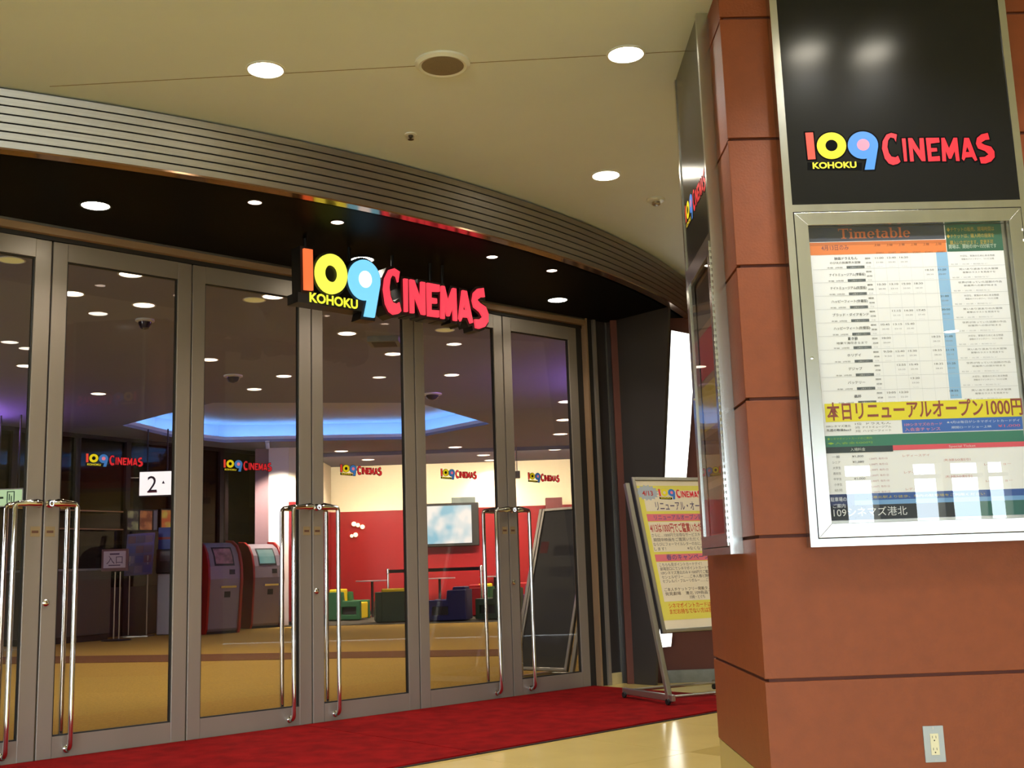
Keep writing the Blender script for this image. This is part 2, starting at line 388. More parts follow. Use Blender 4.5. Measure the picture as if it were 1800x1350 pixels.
# ------------------------------------------------------------------ logo shapes (unit: total width 1, origin lower left of the figure one)
def _uw(p):
    x, y = p; px = 1400 + x / 4.737
    sl = (px - 465) / 12800.0
    yy = y + 0.031 * x
    xx = x - sl * (y - 200)
    return ((xx - 72) / 1630.0, (330 - yy) / 1630.0)
def P(*c): return [_uw(c[i]) for i in range(len(c))]
def ell(cx, cy, rx, ry, n=32, a0=0, a1=360):
    return [(cx + rx * math.cos(math.radians(a0 + (a1 - a0) * k / n)), cy + ry * math.sin(math.radians(a0 + (a1 - a0) * k / n))) for k in range(n)]
LOGO = {
 'one': (P((60, 78), (138, 74), (160, 322), (84, 328)), []),
 'zero': (P(*ell(290, 197, 131, 124)), [P(*ell(290, 195, 52, 51))]),
 'nine': (P(*[(558 + 130 * math.cos(math.radians(t)), 190 + 122 * math.sin(math.radians(t))) for t in range(75, 361, 9)] + [(688, 200), (672, 300), (655, 405), (572, 408)]), []),
 'dot': (P(*ell(560, 187, 53, 51)), []),
 'C': (P((855, 88), (800, 72), (755, 90), (722, 150), (715, 220), (740, 310), (775, 355), (815, 370), (860, 358), (885, 335), (860, 272), (835, 290), (805, 285), (785, 255), (772, 205), (778, 150), (795, 125), (820, 130), (843, 170)), []),
 'I': (P((884, 122), (928, 120), (942, 335), (905, 338)), []),
 'N': (P((937, 118), (983, 118), (1042, 225), (1035, 118), (1082, 116), (1100, 333), (1058, 333), (987, 220), (1000, 335), (957, 338)), []),
 'E': (P((1090, 116), (1214, 112), (1220, 165), (1143, 176), (1145, 205), (1195, 203), (1200, 245), (1148, 250), (1150, 282), (1220, 275), (1224, 330), (1112, 336)), []),
 'M': (P((1222, 115), (1260, 112), (1295, 200), (1330, 112), (1370, 112), (1392, 330), (1350, 330), (1342, 245), (1318, 310), (1290, 310), (1268, 245), (1276, 333), (1232, 333)), []),
 'A': (P((1420, 112), (1470, 112), (1545, 318), (1515, 330), (1490, 293), (1440, 298), (1424, 332), (1398, 305)), [P((1450, 196), (1470, 244), (1438, 244))]),
 'S': (P((1632, 65), (1650, 135), (1610, 140), (1580, 160), (1600, 172), (1660, 190), (1690, 235), (1692, 290), (1660, 330), (1610, 350), (1565, 350), (1548, 285), (1600, 280), (1625, 262), (1600, 238), (1540, 215), (1520, 170), (1530, 115), (1570, 80)), []),
}
KBOX = P((85, 345), (548, 345), (548, 414), (85, 414))
def area(p): return 0.5 * sum(p[i][0] * p[(i + 1) % len(p)][1] - p[(i + 1) % len(p)][0] * p[i][1] for i in range(len(p)))
def offset(p, d):
    if area(p) < 0: p = p[::-1]
    out = []; n = len(p)
    for i in range(n):
        a, b, c = Vector(p[i - 1]), Vector(p[i]), Vector(p[(i + 1) % n])
        e1 = (b - a).normalized(); e2 = (c - b).normalized()
        n1 = Vector((e1.y, -e1.x)); n2 = Vector((e2.y, -e2.x)); m = (n1 + n2)
        if m.length < 1e-4: m = n1
        m = m.normalized(); k = d / max(0.5, m.dot(n1)); out.append(tuple(b + m * k))
    return out
def sc(p, k, o=(0, 0)): return [(q[0] * k + o[0], q[1] * k + o[1]) for q in p]
for k in list(LOGO):
    if k not in ('dot', 'nine'): LOGO[k] = (offset(LOGO[k][0], -0.0035), LOGO[k][1])
LET = ['C', 'I', 'N', 'E', 'M', 'A', 'S']
COLS = {'one': (240, 74, 58), 'zero': (246, 230, 26), 'nine': (64, 130, 220), 'dot': (246, 136, 168), 'red': (232, 40, 56), 'kohoku': (240, 226, 50)}
def print_logo(parent, fr, w, x, y, name='logo', z=0.0, cols=COLS, backing=True, bright=None):
    """flat printed logo as one part with a sub-part for each colour"""
    mm = (lambda c: flat_mat(c, 0.35))
    b = MB()
    if backing:
        for k in list(LOGO):
            if k != 'dot': b.flat(fr, sc(offset(LOGO[k][0], 0.0075), w, (x, y)), z)
        b.flat(fr, sc(KBOX, w, (x, y)), z + 0.0002)
    else: b.flat(fr, sc(KBOX, w, (x, y)), z)
    root = b.build(name, m_ink, parent)
    MB().flat(fr, sc(LOGO['one'][0], w, (x, y)), z + 0.0012).build('numeral_one', mm(cols['one']), root)
    MB().flat(fr, sc(LOGO['zero'][0], w, (x, y)), z + 0.0012, [sc(h, w, (x, y)) for h in LOGO['zero'][1]]).build('numeral_zero', mm(cols['zero']), root)
    MB().flat(fr, sc(LOGO['nine'][0], w, (x, y)), z + 0.0012).build('numeral_nine', mm(cols['nine']), root)
    MB().flat(fr, sc(LOGO['dot'][0], w, (x, y)), z + 0.0020).build('pink_dot', mm(cols['dot']), root)
    for k in LET:
        MB().flat(fr, sc(LOGO[k][0], w, (x, y)), z + 0.0012, [sc(h, w, (x, y)) for h in LOGO[k][1]]).build('letter', mm(cols['red']), root)
    q = P((130, 402), (505, 402)); t = MB()
    t.text(fr, 'KOHOKU', x + q[0][0] * w, y + (q[0][1] + 0.001) * w, 0.046 * w, z + 0.0016, 'L', (q[1][0] - q[0][0]) * w, 0.03)
    t.build('town_name', mm(cols['kohoku']), root)
    return root

# ------------------------------------------------------------------ glass entrance doors
LEAFS = [(-1, 'R'), (0, 'L'), (1, 'R'), (2, 'L'), (3, 'R'), (4, 'L')]
DLAB = ['cut-off bronze framed glass door at the edge of the picture', 'tall bronze framed glass door showing the number 2 sign',
        'tall bronze framed glass door showing the silver and red ticket machines', 'tall bronze framed glass door showing the five bright wall lamps on red',
        'tall bronze framed glass door showing the wall television', 'last bronze framed glass door, beside the charcoal return wall']
def arc_pts(c, a, b, r, n=5):
    return [c + a * (r * math.cos(math.pi / 2 * k / n)) + b * (r * math.sin(math.pi / 2 * k / n)) for k in range(n + 1)]
for di, (n_, side) in enumerate(LEAFS):
    u0, u1 = n_ + 0.005, (n_ + 0.995 if n_ < 4 else 4.945)
    d = thing('door_%d' % (di + 1), fa((u0 + u1) / 2, 0.0), DLAB[di], 'glass door', None, 'structure')
    zb, zt = 0.018, 3.372; T0, T1 = -0.025, 0.025
    MB().box(FF, u0, u0 + 0.098, zb, zt, T0, T1).build('stile', m_frame, d, bevel=0.004)
    MB().box(FF, u1 - 0.105, u1, zb, zt, T0, T1).build('stile', m_frame, d, bevel=0.004)
    MB().box(FF, u0 + 0.098, u1 - 0.105, zt - 0.125, zt, T0, T1).build('rail', m_frame, d)
    MB().box(FF, u0 + 0.098, u1 - 0.105, zb, zb + 0.135, T0, T1).build('rail', m_frame, d)
    pa = MB().box(FF, u0 + 0.094, u1 - 0.1, zb + 0.13, zt - 0.12, -0.004, 0.004).build('glass_pane', m_glass, d)
    ga, gb, gc, gd = u0 + 0.098, u1 - 0.105, zb + 0.135, zt - 0.125
    MB().prism(FF, [(ga, gc), (gb, gc), (gb, gd), (ga, gd)], -0.012, 0.012, [[(ga + 0.008, gc + 0.008), (gb - 0.008, gc + 0.008), (gb - 0.008, gd - 0.008), (ga + 0.008, gd - 0.008)]]).build('gasket', m_gap, d)
    # tall chrome pulls, one outside and one inside
    for sgn in (1, -1):
        if side == 'L': ue, ub = u0 + 0.03, u0 + 0.19
        else: ue, ub = u1 - 0.03, u1 - 0.19
        k = 1 if side == 'L' else -1; nn = N * sgn; uu = U * k
        off = 0.085
        top = 1.615
        p = [fa(ue, top, sgn * 0.02), fa(ue, top, sgn * 0.05)]
        p += arc_pts(fa(ue, top) + nn * (0.055) + uu * 0.03, -uu, nn, 0.03)
        p += arc_pts(fa(ub, top - 0.03) + nn * off - uu * 0.03, Z, uu, 0.03)
        p += [fa(ub, 1.0, sgn * off), fa(ub, 0.13, sgn * off)]
        p += arc_pts(fa(ub, 0.11) + nn * (off - 0.04), nn, -Z, 0.04)
        p += [fa(ub, 0.07, sgn * 0.02)]
        h = MB().tube(p, 0.0165, 12).build('handle', m_chrome, d, smooth=True)
        q = [fa(ue, top, sgn * 0.088), fa((ue * 0.8 + ub * 0.2), top + 0.002, sgn * 0.088), fa((ue + ub) / 2, top, sgn * 0.088), fa(ub - k * 0.01, top - 0.006, sgn * off)]
        MB().tube(q, 0.02, 12, rs=[0.024, 0.03, 0.024, 0.017]).build('handle_grip', m_chrome, h, smooth=True)
        MB().lathe(frame(fa(ue, top, sgn * 0.025), U, Z) if sgn > 0 else frame(fa(ue, top, sgn * 0.025), Z, U), [(0.0, 0.0), (0.028, 0.0), (0.026, 0.012), (0.017, 0.018), (0.017, 0.05)], 16).build('rose', m_chrome, h, smooth=True)
        MB().lathe(frame(fa(ub, 0.07, sgn * 0.025), U, Z) if sgn > 0 else frame(fa(ub, 0.07, sgn * 0.025), Z, U), [(0.0, 0.0), (0.026, 0.0), (0.024, 0.01), (0.017, 0.014)], 16).build('rose', m_chrome, h, smooth=True)
    ul = u0 + 0.012 if side == 'L' else u1 - 0.072
    s_ = MB().box(FF, ul, ul + 0.06, 1.405, 1.47, T1, T1 + 0.002).build('push_label', flat_mat((150, 128, 92)), d)
    MB().box(FF, ul + 0.008, ul + 0.05, 1.428, 1.444, T1 + 0.002, T1 + 0.003).build('label_print', flat_mat((96, 62, 44)), s_)
    if side == 'L':
        MB().lathe(frame(fa(u0 + 0.028, 0.985, T1), U, Z), [(0, 0), (0.022, 0), (0.021, 0.012), (0.012, 0.018), (0.0, 0.018)], 16).build('lock', m_chrome, d, smooth=True)
    print_logo(d, FF, 0.40, (n_ + 0.27), 1.895, 'logo_sticker', 0.0055)
    MB().box(FF, (u1 - 0.05) if side == 'R' else (u1 - 0.05), u1 - 0.02, 0.004, 0.02, -0.01, 0.022).build('pivot', m_chrome, d)
# door surround
hd = thing('trim_2', fa(2, ZS - 0.07), 'bronze header band above the glass doors', 'door header', None, 'structure')
MB().box(FF, -1.02, 5.03, 3.405, ZS, -0.06, 0.075).build('band', m_bronze, hd)
MB().box(FF, -1.02, 5.03, 3.452, ZS - 0.002, 0.075, 0.08).build('edge', m_fasc, hd)
MB().box(FF, -1.02, 5.03, 3.376, 3.405, -0.05, 0.03).build('shadow_gap', m_gap, hd)
th = MB().box(FF, -1.02, 5.03, 0.0, 0.014, -0.06, 0.045).build('trim_3', m_gap); struct(th, 'dark threshold strip under the glass doors', 'threshold')
jb = thing('trim_4', fa(5.15, 0), 'dark door jamb with slim metal strips beside the last door', 'door jamb', None, 'structure')
for (a, b, n0, n1, m, nm) in ((4.95, 5.022, -0.06, 0.02, m_gap, 'jamb_post'), (5.022, 5.044, -0.06, 0.085, m_bronze, 'metal_strip'), (5.044, 5.125, -0.06, 0.06, m_gap, 'jamb_post'), (5.125, 5.162, -0.06, 0.085, m_frame, 'metal_strip'), (5.162, 5.325, -0.06, 0.05, m_dwall, 'jamb_panel'), (5.325, 5.345, -0.06, 0.056, m_alu, 'metal_strip')):
    MB().box(FF, a, b, 0.0, ZS, n0, n1).build(nm, m, jb)
MB().box(FF, 5.175, 5.315, 0.0, 0.115, 0.05, 0.07).build('skirting_block', M('cream_block', (206, 190, 140), 0.5), jb)

# ------------------------------------------------------------------ red entrance mats
for (a, b, lab) in ((-2.2, 1.888, 'red carpet mat in front of the doors, the one cut off by the picture edge'), (1.896, 4.95, 'red carpet mat running under the easel sign to the return wall')):
    t = thing('entrance_mat', fa((a + b) / 2, 0, 1), lab, 'mat')
    MB().box(FF, a, b, 0.012, 0.026, 0.055, 2.055).build('pile', m_red, t)
    g = MB()
    g.box(FF, a, b, 0.012, 0.0175, 2.055, 2.078); g.box(FF, a - 0.001, a, 0.012, 0.02, 0.055, 2.078)
    g.build('rubber_edge', m_mated, t)

# ------------------------------------------------------------------ ceiling fittings of the concourse
WARM = (1.0, 0.98, 0.93); WARM2 = (1.0, 0.88, 0.74); PINKW = (1.0, 0.84, 0.74)
def downlight(name, x, y, z, r, glow, ring, label, group, watts, color, cone=130, cat='ceiling lamp'):
    t = thing(name, (x, y, z), label, cat, group)
    fr = frame((x, y, z), (1, 0, 0), (0, -1, 0))
    MB().lathe(fr, [(r * 1.16, 0.0), (r * 1.16, 0.004), (r * 1.04, 0.007), (r, 0.003), (r, 0.0)], 28).build('trim_ring', ring, t, smooth=True)
    MB().lathe(fr, [(0.0, 0.006), (r * 0.6, 0.0055), (r * 0.99, 0.003), (r * 0.99, 0.0)], 28).build('lens', glow, t, smooth=True)
    if watts: lamp(t, (x, y, z - 0.03), watts, color, cone, r * 0.9)
    return t
mall = [(467, 122, 'bright recessed ceiling lamp in line with the round speaker, over the metal fascia'), (1100, 95, 'bright recessed ceiling lamp nearest the top of the orange pillar'), (1065, 308, 'bright recessed ceiling lamp between fascia and smoke detector')]
for x, y, lab in mall:
    p = on_z(x, y, ZC); downlight('ceiling_downlight', p.x, p.y, ZC, 0.092, m_lamp, m_ring, lab, 'concourse ceiling lamps', P_MALL, WARM)
for i, (x, y) in enumerate(((1.72, 4.05), (2.09, 4.05), (-3.2, 5.1 - 0.9), (-1.0, 3.4), (-3.3, 1.2), (-0.6, 0.6), (2.4, 0.6), (5.0, 3.4), (5.2, 7.5), (3.2, 8.9), (6.8, 0.4), (-6, 1.5), (-2, -3), (2.5, -3.2), (6, -3.5), (-6, -3))):
    downlight('ceiling_downlight', x, y, ZC, 0.092, m_lamp, m_ring, 'recessed concourse ceiling lamp outside the picture', 'concourse ceiling lamps out of view', P_MALL, WARM)
p = on_z(778, 111, ZC)
t = thing('ceiling_speaker', (p.x, p.y, ZC), 'round ceiling speaker with brown grey grille', 'speaker')
fr = frame((p.x, p.y, ZC), (1, 0, 0), (0, -1, 0))
MB().lathe(fr, [(0.152, 0.0), (0.15, 0.01), (0.13, 0.022), (0.122, 0.018)], 36).build('trim_ring', m_ring, t, smooth=True)
MB().lathe(fr, [(0.0, 0.024), (0.08, 0.022), (0.124, 0.017), (0.124, 0.002)], 36).build('grille', m_spk, t, smooth=True)
p = on_z(722, 236, ZC)
t = thing('sprinkler_head', (p.x, p.y, ZC), 'small metal sprinkler head on the cream ceiling', 'sprinkler'); fr = frame((p.x, p.y, ZC), (1, 0, 0), (0, -1, 0))
MB().lathe(fr, [(0.04, 0.0), (0.038, 0.006), (0.018, 0.01), (0.016, 0.004)], 24).build('escutcheon', m_ring, t, smooth=True)
MB().lathe(fr, [(0.014, 0.0), (0.014, 0.02), (0.006, 0.026), (0.006, 0.034), (0.02, 0.036), (0.0, 0.04)], 16).build('nozzle', M('sprinkler_metal', (96, 92, 84), 0.3, 0.8), t, smooth=True)
p = on_z(1153, 350, ZC)
t = thing('smoke_detector', (p.x, p.y, ZC), 'round white smoke detector beside the orange pillar', 'smoke detector'); fr = frame((p.x, p.y, ZC), (1, 0, 0), (0, -1, 0))
MB().lathe(fr, [(0.068, 0.0), (0.07, 0.012), (0.062, 0.02), (0.03, 0.024)], 28).build('base', m_ring, t, smooth=True)
MB().lathe(fr, [(0.03, 0.02), (0.032, 0.042), (0.022, 0.05), (0.0, 0.051)], 20).build('sensor', m_alu, t, smooth=True)
for x, y, lab in ((168, 361, 'large bright soffit lamp above the door showing the number 2 sign'), (637, 456, 'large soffit lamp half hidden behind the blue figure nine'), (980, 527, 'large pale soffit lamp above the last glass door')):
    p = on_z(x, y, ZS); downlight('soffit_downlight', p.x, p.y, ZS, 0.085, m_lamp, m_blackmat, lab, 'large soffit lamps', P_SOFFIT, WARM2)
for x, y, lab in ((448, 355, 'small soffit spot farthest from the pillar'), (593, 390, 'small soffit spot over the lit figure zero'), (865, 451, 'small soffit spot above the end of the lit sign'), (970, 475, 'small soffit spot nearest the pillar')):
    p = on_z(x, y, ZS); downlight('soffit_spot', p.x, p.y, ZS, 0.042, m_lampw, m_ringb, lab, 'small soffit spots', P_SPOT, PINKW, 90)

# ------------------------------------------------------------------ hanging illuminated sign
SGF = frame(fa(1.392, 3.045, 0.9), U, Z)
sg = thing('hanging_sign', fa(2.2, 2.9, 0.9), 'illuminated multicoloured channel letter sign hung below the black soffit', 'sign')
SW = 1.70; KY = 1.18
def sgn_(p): return [(q[0] * SW, q[1] * SW * KY) for q in p]
m_ret = M('black_sign_return', (20, 18, 18), 0.4)
MB().box(SGF, 0.02, 1.66, 0.02, 0.10, -0.16, -0.121).build('mounting_bar', m_ret, sg)
for k in LOGO:
    if k != 'dot': MB().prism(SGF, sgn_(offset(LOGO[k][0], 0.011)), -0.12, -0.002).build('letter_can', m_ret, sg)
MB().box(SGF, -0.035, 0.50, -0.10 + 0.018, -0.012, -0.14, 0.0).build('town_box', m_ret, sg)
SCOL = {'one': (255, 112, 60), 'zero': (246, 244, 84), 'nine': (122, 206, 244), 'dot': (255, 255, 255), 'red': (255, 66, 84)}
for nm, k in (('numeral_one', 'one'), ('numeral_zero', 'zero'), ('numeral_nine', 'nine')):
    MB().prism(SGF, sgn_(LOGO[k][0]), 0.0, 0.02, [sgn_(h) for h in LOGO[k][1]]).build(nm, glow_mat(SCOL[k], 1.15), sg)
MB().prism(SGF, sgn_(LOGO['dot'][0]), 0.02, 0.024).build('white_dot', glow_mat(SCOL['dot'], 1.3), sg)
for k in LET: MB().prism(SGF, sgn_(LOGO[k][0]), 0.0, 0.02, [sgn_(h) for h in LOGO[k][1]]).build('letter', glow_mat(SCOL['red'], 1.1), sg)
t = MB(); t.text(SGF, 'KOHOKU', 0.055, -0.068, 0.092, 0.004, 'L', 0.40, 0.035); t.build('town_name', glow_mat((236, 240, 60), 1.1), sg)
for uu_ in (0.10, 0.47, 0.86, 1.22, 1.34): MB().tube([to(SGF, uu_, 0.06, -0.13), to(SGF, uu_, ZS - 3.045, -0.13)], 0.012, 8).build('hanger_rod', m_ret, sg)

# ------------------------------------------------------------------ orange pillar
pil = thing('pillar', to(PF, 0.7, 0, -0.65), 'square pillar clad in orange panels with two poster cases', 'pillar', None, 'structure')
PW, PD = 1.60, 1.30
MB().prism(ID, [(1.06, 4.914), (2.62, 4.963), (2.58, 6.24), (1.06, 6.19)], 0.0, ZC).build('core', m_joint, pil)
MB().prism(ID, [(1.05, 4.904), (2.63, 4.953), (2.59, 6.25), (1.05, 6.2)], 0.0, 0.166).build('base_plate', m_base, pil)
zj = [0.172, 0.592, 1.203, 1.812, 2.425, 3.034, 3.638, ZC]
for r in range(7):
    a, b = zj[r] + (0.007 if r else 0), zj[r + 1] - 0.007
    MB().box(PF, 0.0, PW, a, b, -0.014, 0.0).build('panel', m_orange, pil, bevel=0.002)
    MB().box(PL, 0.0, 1.2845, a, b, -0.014, 0.0).build('panel', m_orange, pil, bevel=0.002)
    MB().box(PF, PW - 0.014, PW, a, b, -PD, -0.0145).build('panel', m_orange, pil, bevel=0.002)
    MB().box(PF, 0.06, PW - 0.0145, a, b, -PD, -PD + 0.014).build('panel', m_orange, pil, bevel=0.002)
# outlet
ou = thing('wall_outlet', to(PF, 0.705, 0.307, 0), 'grey plate double power outlet low on the orange pillar', 'outlet')
MB().box(PF, 0.661, 0.749, 0.232, 0.381, 0.0, 0.006).build('plate', m_plate, ou, bevel=0.002)
rc = MB().box(PF, 0.688, 0.724, 0.262, 0.350, 0.006, 0.009).build('socket', m_socket, ou, bevel=0.001)
for zc in (0.331, 0.282):
    g = MB(); g.box(PF, 0.6965, 0.6985, zc, zc + 0.010, 0.009, 0.0096); g.box(PF, 0.7115, 0.7135, zc, zc + 0.010, 0.009, 0.0096)
    g.prism(PF, ell(0.705, zc - 0.009, 0.003, 0.003, 10), 0.009, 0.0096); g.build('slot', m_rub, rc)
for zc in (0.372, 0.241): MB().prism(PF, ell(0.705, zc, 0.004, 0.004, 10), 0.006, 0.0072).build('screw', m_alu, ou)

# poster cases (one builder for both sides of the pillar)
def poster_case(fr, x0, x1, zb, label, name='poster_case'):
    t = thing(name, to(fr, (x0 + x1) / 2, zb, 0.03), label, 'poster case')
    D = 0.06; bw_ = 0.034; zd0, zd1 = 2.656, 2.69
    MB().box(fr, x0 + 0.004, x1 - 0.004, zb + 0.004, ZC - 0.002, 0.0005, 0.02).build('back_panel', m_alu, t)
    MB().box(fr, x0, x0 + bw_, zb, ZC - 0.002, 0.0005, D).build('side_frame', m_steel, t)
    MB().box(fr, x1 - bw_, x1, zb, ZC - 0.002, 0.0005, D).build('side_frame', m_steel, t)
    MB().box(fr, x0 + bw_, x1 - bw_, zb, zb + bw_, 0.0005, D).build('bottom_frame', m_steel, t)
    MB().box(fr, x0 + bw_, x1 - bw_, zd0, zd1, 0.0005, D).build('cross_bar', m_steel, t)
    MB().box(fr, x0 + bw_, x1 - bw_, zd1, ZC - 0.003, 0.02, D - 0.006).build('black_panel', m_acr, t)
    a, b, c, d_ = x0 + bw_ + 0.004, x1 - bw_ - 0.004, zb + bw_ + 0.004, zd0 - 0.005
    fw = 0.06
    dd = MB().prism(fr, [(a, c), (a, d_), (a + fw, d_ - fw), (a + fw, c + fw)], 0.03, D + 0.004).build('door_stile', m_steel, t, bevel=0.0015)
    MB().prism(fr, [(b, c), (b, d_), (b - fw, d_ - fw), (b - fw, c + fw)], 0.03, D + 0.004).build('door_stile', m_steel, t, bevel=0.0015)
    for poly in ([(a, d_), (b, d_), (b - fw, d_ - fw), (a + fw, d_ - fw)], [(a, c), (b, c), (b - fw, c + fw), (a + fw, c + fw)]): MB().prism(fr, poly, 0.03, D + 0.004).build('door_rail', m_steel, t, bevel=0.0015)
    MB().prism(fr, [(a - 0.004, c - 0.004), (b + 0.004, c - 0.004), (b + 0.004, d_ + 0.005), (a - 0.004, d_ + 0.005)], 0.02, D - 0.004, [[(a, c), (b, c), (b, d_), (a, d_)]]).build('shadow_gap', m_rub, t)
    MB().rect(fr, a + fw - 0.004, c + fw - 0.004, b - fw + 0.004, d_ - fw + 0.004, D - 0.004).build('glass_front', m_pglass, t)
    MB().lathe(frame(to(fr, a + 0.03, (c + d_) / 2 + 0.06, D + 0.004), fr[1], fr[2]), [(0, 0), (0.008, 0), (0.007, 0.004), (0, 0.005)], 12).build('lock', m_chrome, t)
    return t, (a + fw, b - fw, c + fw, d_ - fw)
pc, (gx0, gx1, gz0, gz1) = poster_case(PF, 0.225, 1.345, 1.15, 'stainless timetable case with black logo panel on the pillar front')
print_logo(pc, PF, 0.885, 0.345, 2.903, 'logo', 0.0545, backing=True)
for zc in (2.54, 2.49): MB().box(PF, 1.30, 1.306, zc, zc + 0.012, 0.064, 0.0655).build('bright_sticker', m_paper, pc)
# side case
CL0, CL1 = 0.20, 1.0
ps, (sx0, sx1, sz0, sz1) = poster_case(PL, CL0, CL1, 1.135, 'stainless poster case on the pillar side, seen nearly edge on')
print_logo(ps, PL, 0.66, 0.29, 2.95, 'logo', 0.0545)
hs = MB()
for k in range(48): hs.box(PL, CL1 - 0.036, CL1 - 0.031, 1.19 + k * 0.03, 1.19 + k * 0.03 + 0.016, 0.06, 0.067)
hs.build('piano_hinge', m_chrome, ps, props={'kind': 'stuff'})
MB().rect(PL, sx0, sz0, sx1, sz1, 0.025).build('film_poster', flat_mat((150, 120, 96)), ps)
for k, c in enumerate(((70, 46, 40), (120, 88, 60), (196, 170, 80), (176, 60, 60), (96, 80, 70))):
    hh = (sz1 - sz0) / 5; MB().rect(PL, sx0 + 0.01, sz0 + 0.01 + k * hh, sx1 - 0.01, sz0 + (k + 0.9) * hh, 0.026).build('poster_print', flat_mat(c), ps)

# ------------------------------------------------------------------ timetable poster
TZ = 0.026
def pu(x, y):
    q = on_plane(x, y, to(PF, 0, 0, TZ), PN) - PO; return q.dot(PX), q.z
tt = MB().rect(PF, gx0 + 0.006, gz0 + 0.012, gx1 - 0.022, gz1 - 0.002, TZ).build('timetable', m_paper, pc)
PR = {}
def pm(c): return PR.setdefault(tuple(c), MB())
def band(c, x0, y0, x1, y1, z=0.0008):
    u0, v0 = pu(x0, y0); u1, v1 = pu(x1, y1)
    u0 = max(u0, gx0 + 0.006); u1 = min(u1, gx1 - 0.022); v1 = max(v1, gz0 + 0.012); v0 = min(v0, gz1 - 0.002)
    pm(c).rect(PF, u0, v1, u1, v0, TZ + z)
def put(c, s, x, y, hpx, wpx=None, align='L', z=0.0016, off=0.0):
    u, v = pu(x, y); pm(c).text(PF, s, u, v, hpx / 400.0 / 0.72, TZ + z, align, wpx / 400.0 if wpx else None, off)
SL, ORA, GRN, YEL = (64, 68, 84), (236, 132, 70), (44, 98, 78), (240, 226, 60)
band(SL, 1420, 397, 1661, 420); band(ORA, 1423, 427, 1664, 443); band((206, 112, 58), 1423, 427, 1663, 427, 0.0010); band(GRN, 1660, 392, 1767, 440)
INK, GRY, BRN = (54, 54, 60), (120, 120, 126), (206, 176, 70)
for k, s in enumerate(('◆チケットの販売、開場時間は', '◆チケットは、購入時の座席を', '購入いただけます。変更不可')): put((190, 160, 66), s, 1664 + (6 if k == 2 else 0), 407 + k * 11.5, 6.5, 88 if k < 2 else 80)
put((206, 220, 206), '開場は、開始の10〜15分前です', 1668, 437, 6.5, 88)
put((92, 60, 92), '4月13日のみ', 1444, 440, 8, 50)
for k in range(6): put((120, 70, 50), '上映', 1536 + k * 21.5, 433 - k * 0.4, 4, 12); put((150, 80, 50), 'START', 1540 + k * 21.5, 446 - k * 0.4, 3, 14)
BL = (150, 196, 240)
u0, v0 = pu(1645, 443); u1, v1 = pu(1692, 700)
pm(BL).rect(PF, u0, v1, u0 + 0.052, v0, TZ + 0.0006)
ROWS = [('映画ドラえもん', 'のび太の新魔界大冒険', ['11:00', '13:40', '16:20', '', '', '']), ('', 'ナイトミュージアム(字幕版)', ['', '', '', '', '18:50', '21:20']), ('', 'ナイトミュージアム(吹替版)', ['10:30', '13:10', '15:50', '18:30', '', '']),
        ('', 'ハッピーフィート(字幕版)', ['', '', '', '', '', '21:00']), ('', 'ブラッド・ダイアモンド', ['', '11:15', '14:30', '17:45', '', '20:50']), ('', 'ハッピーフィート(吹替版)', ['10:45', '13:15', '15:40', '', '', '']),
        ('蒼き狼', '地果て海尽きるまで', ['10:00', '', '', '', '18:25', '21:05']), ('', 'ホリデイ', ['9:50', '12:40', '15:30', '', '18:25', '21:15']), ('', 'デジャブ', ['', '12:55', '15:45', '', '18:35', '21:25']),
        ('', 'バッテリー', ['', '', '13:20', '', '', '']), ('', '蟲師', ['10:05', '12:20', '', '', '', '18:25'])]
UL, VT = pu(1427, 451); _, VB = pu(1449, 712); RH = (VT - VB) / 11.0
UR = gx1 - 0.022
PXM = 1 / 400.0
def ln(c, u0, v0, u1, v1): pm(c).rect(PF, u0, v0, u1, v1, TZ + 0.0009)
LG = (196, 198, 206)
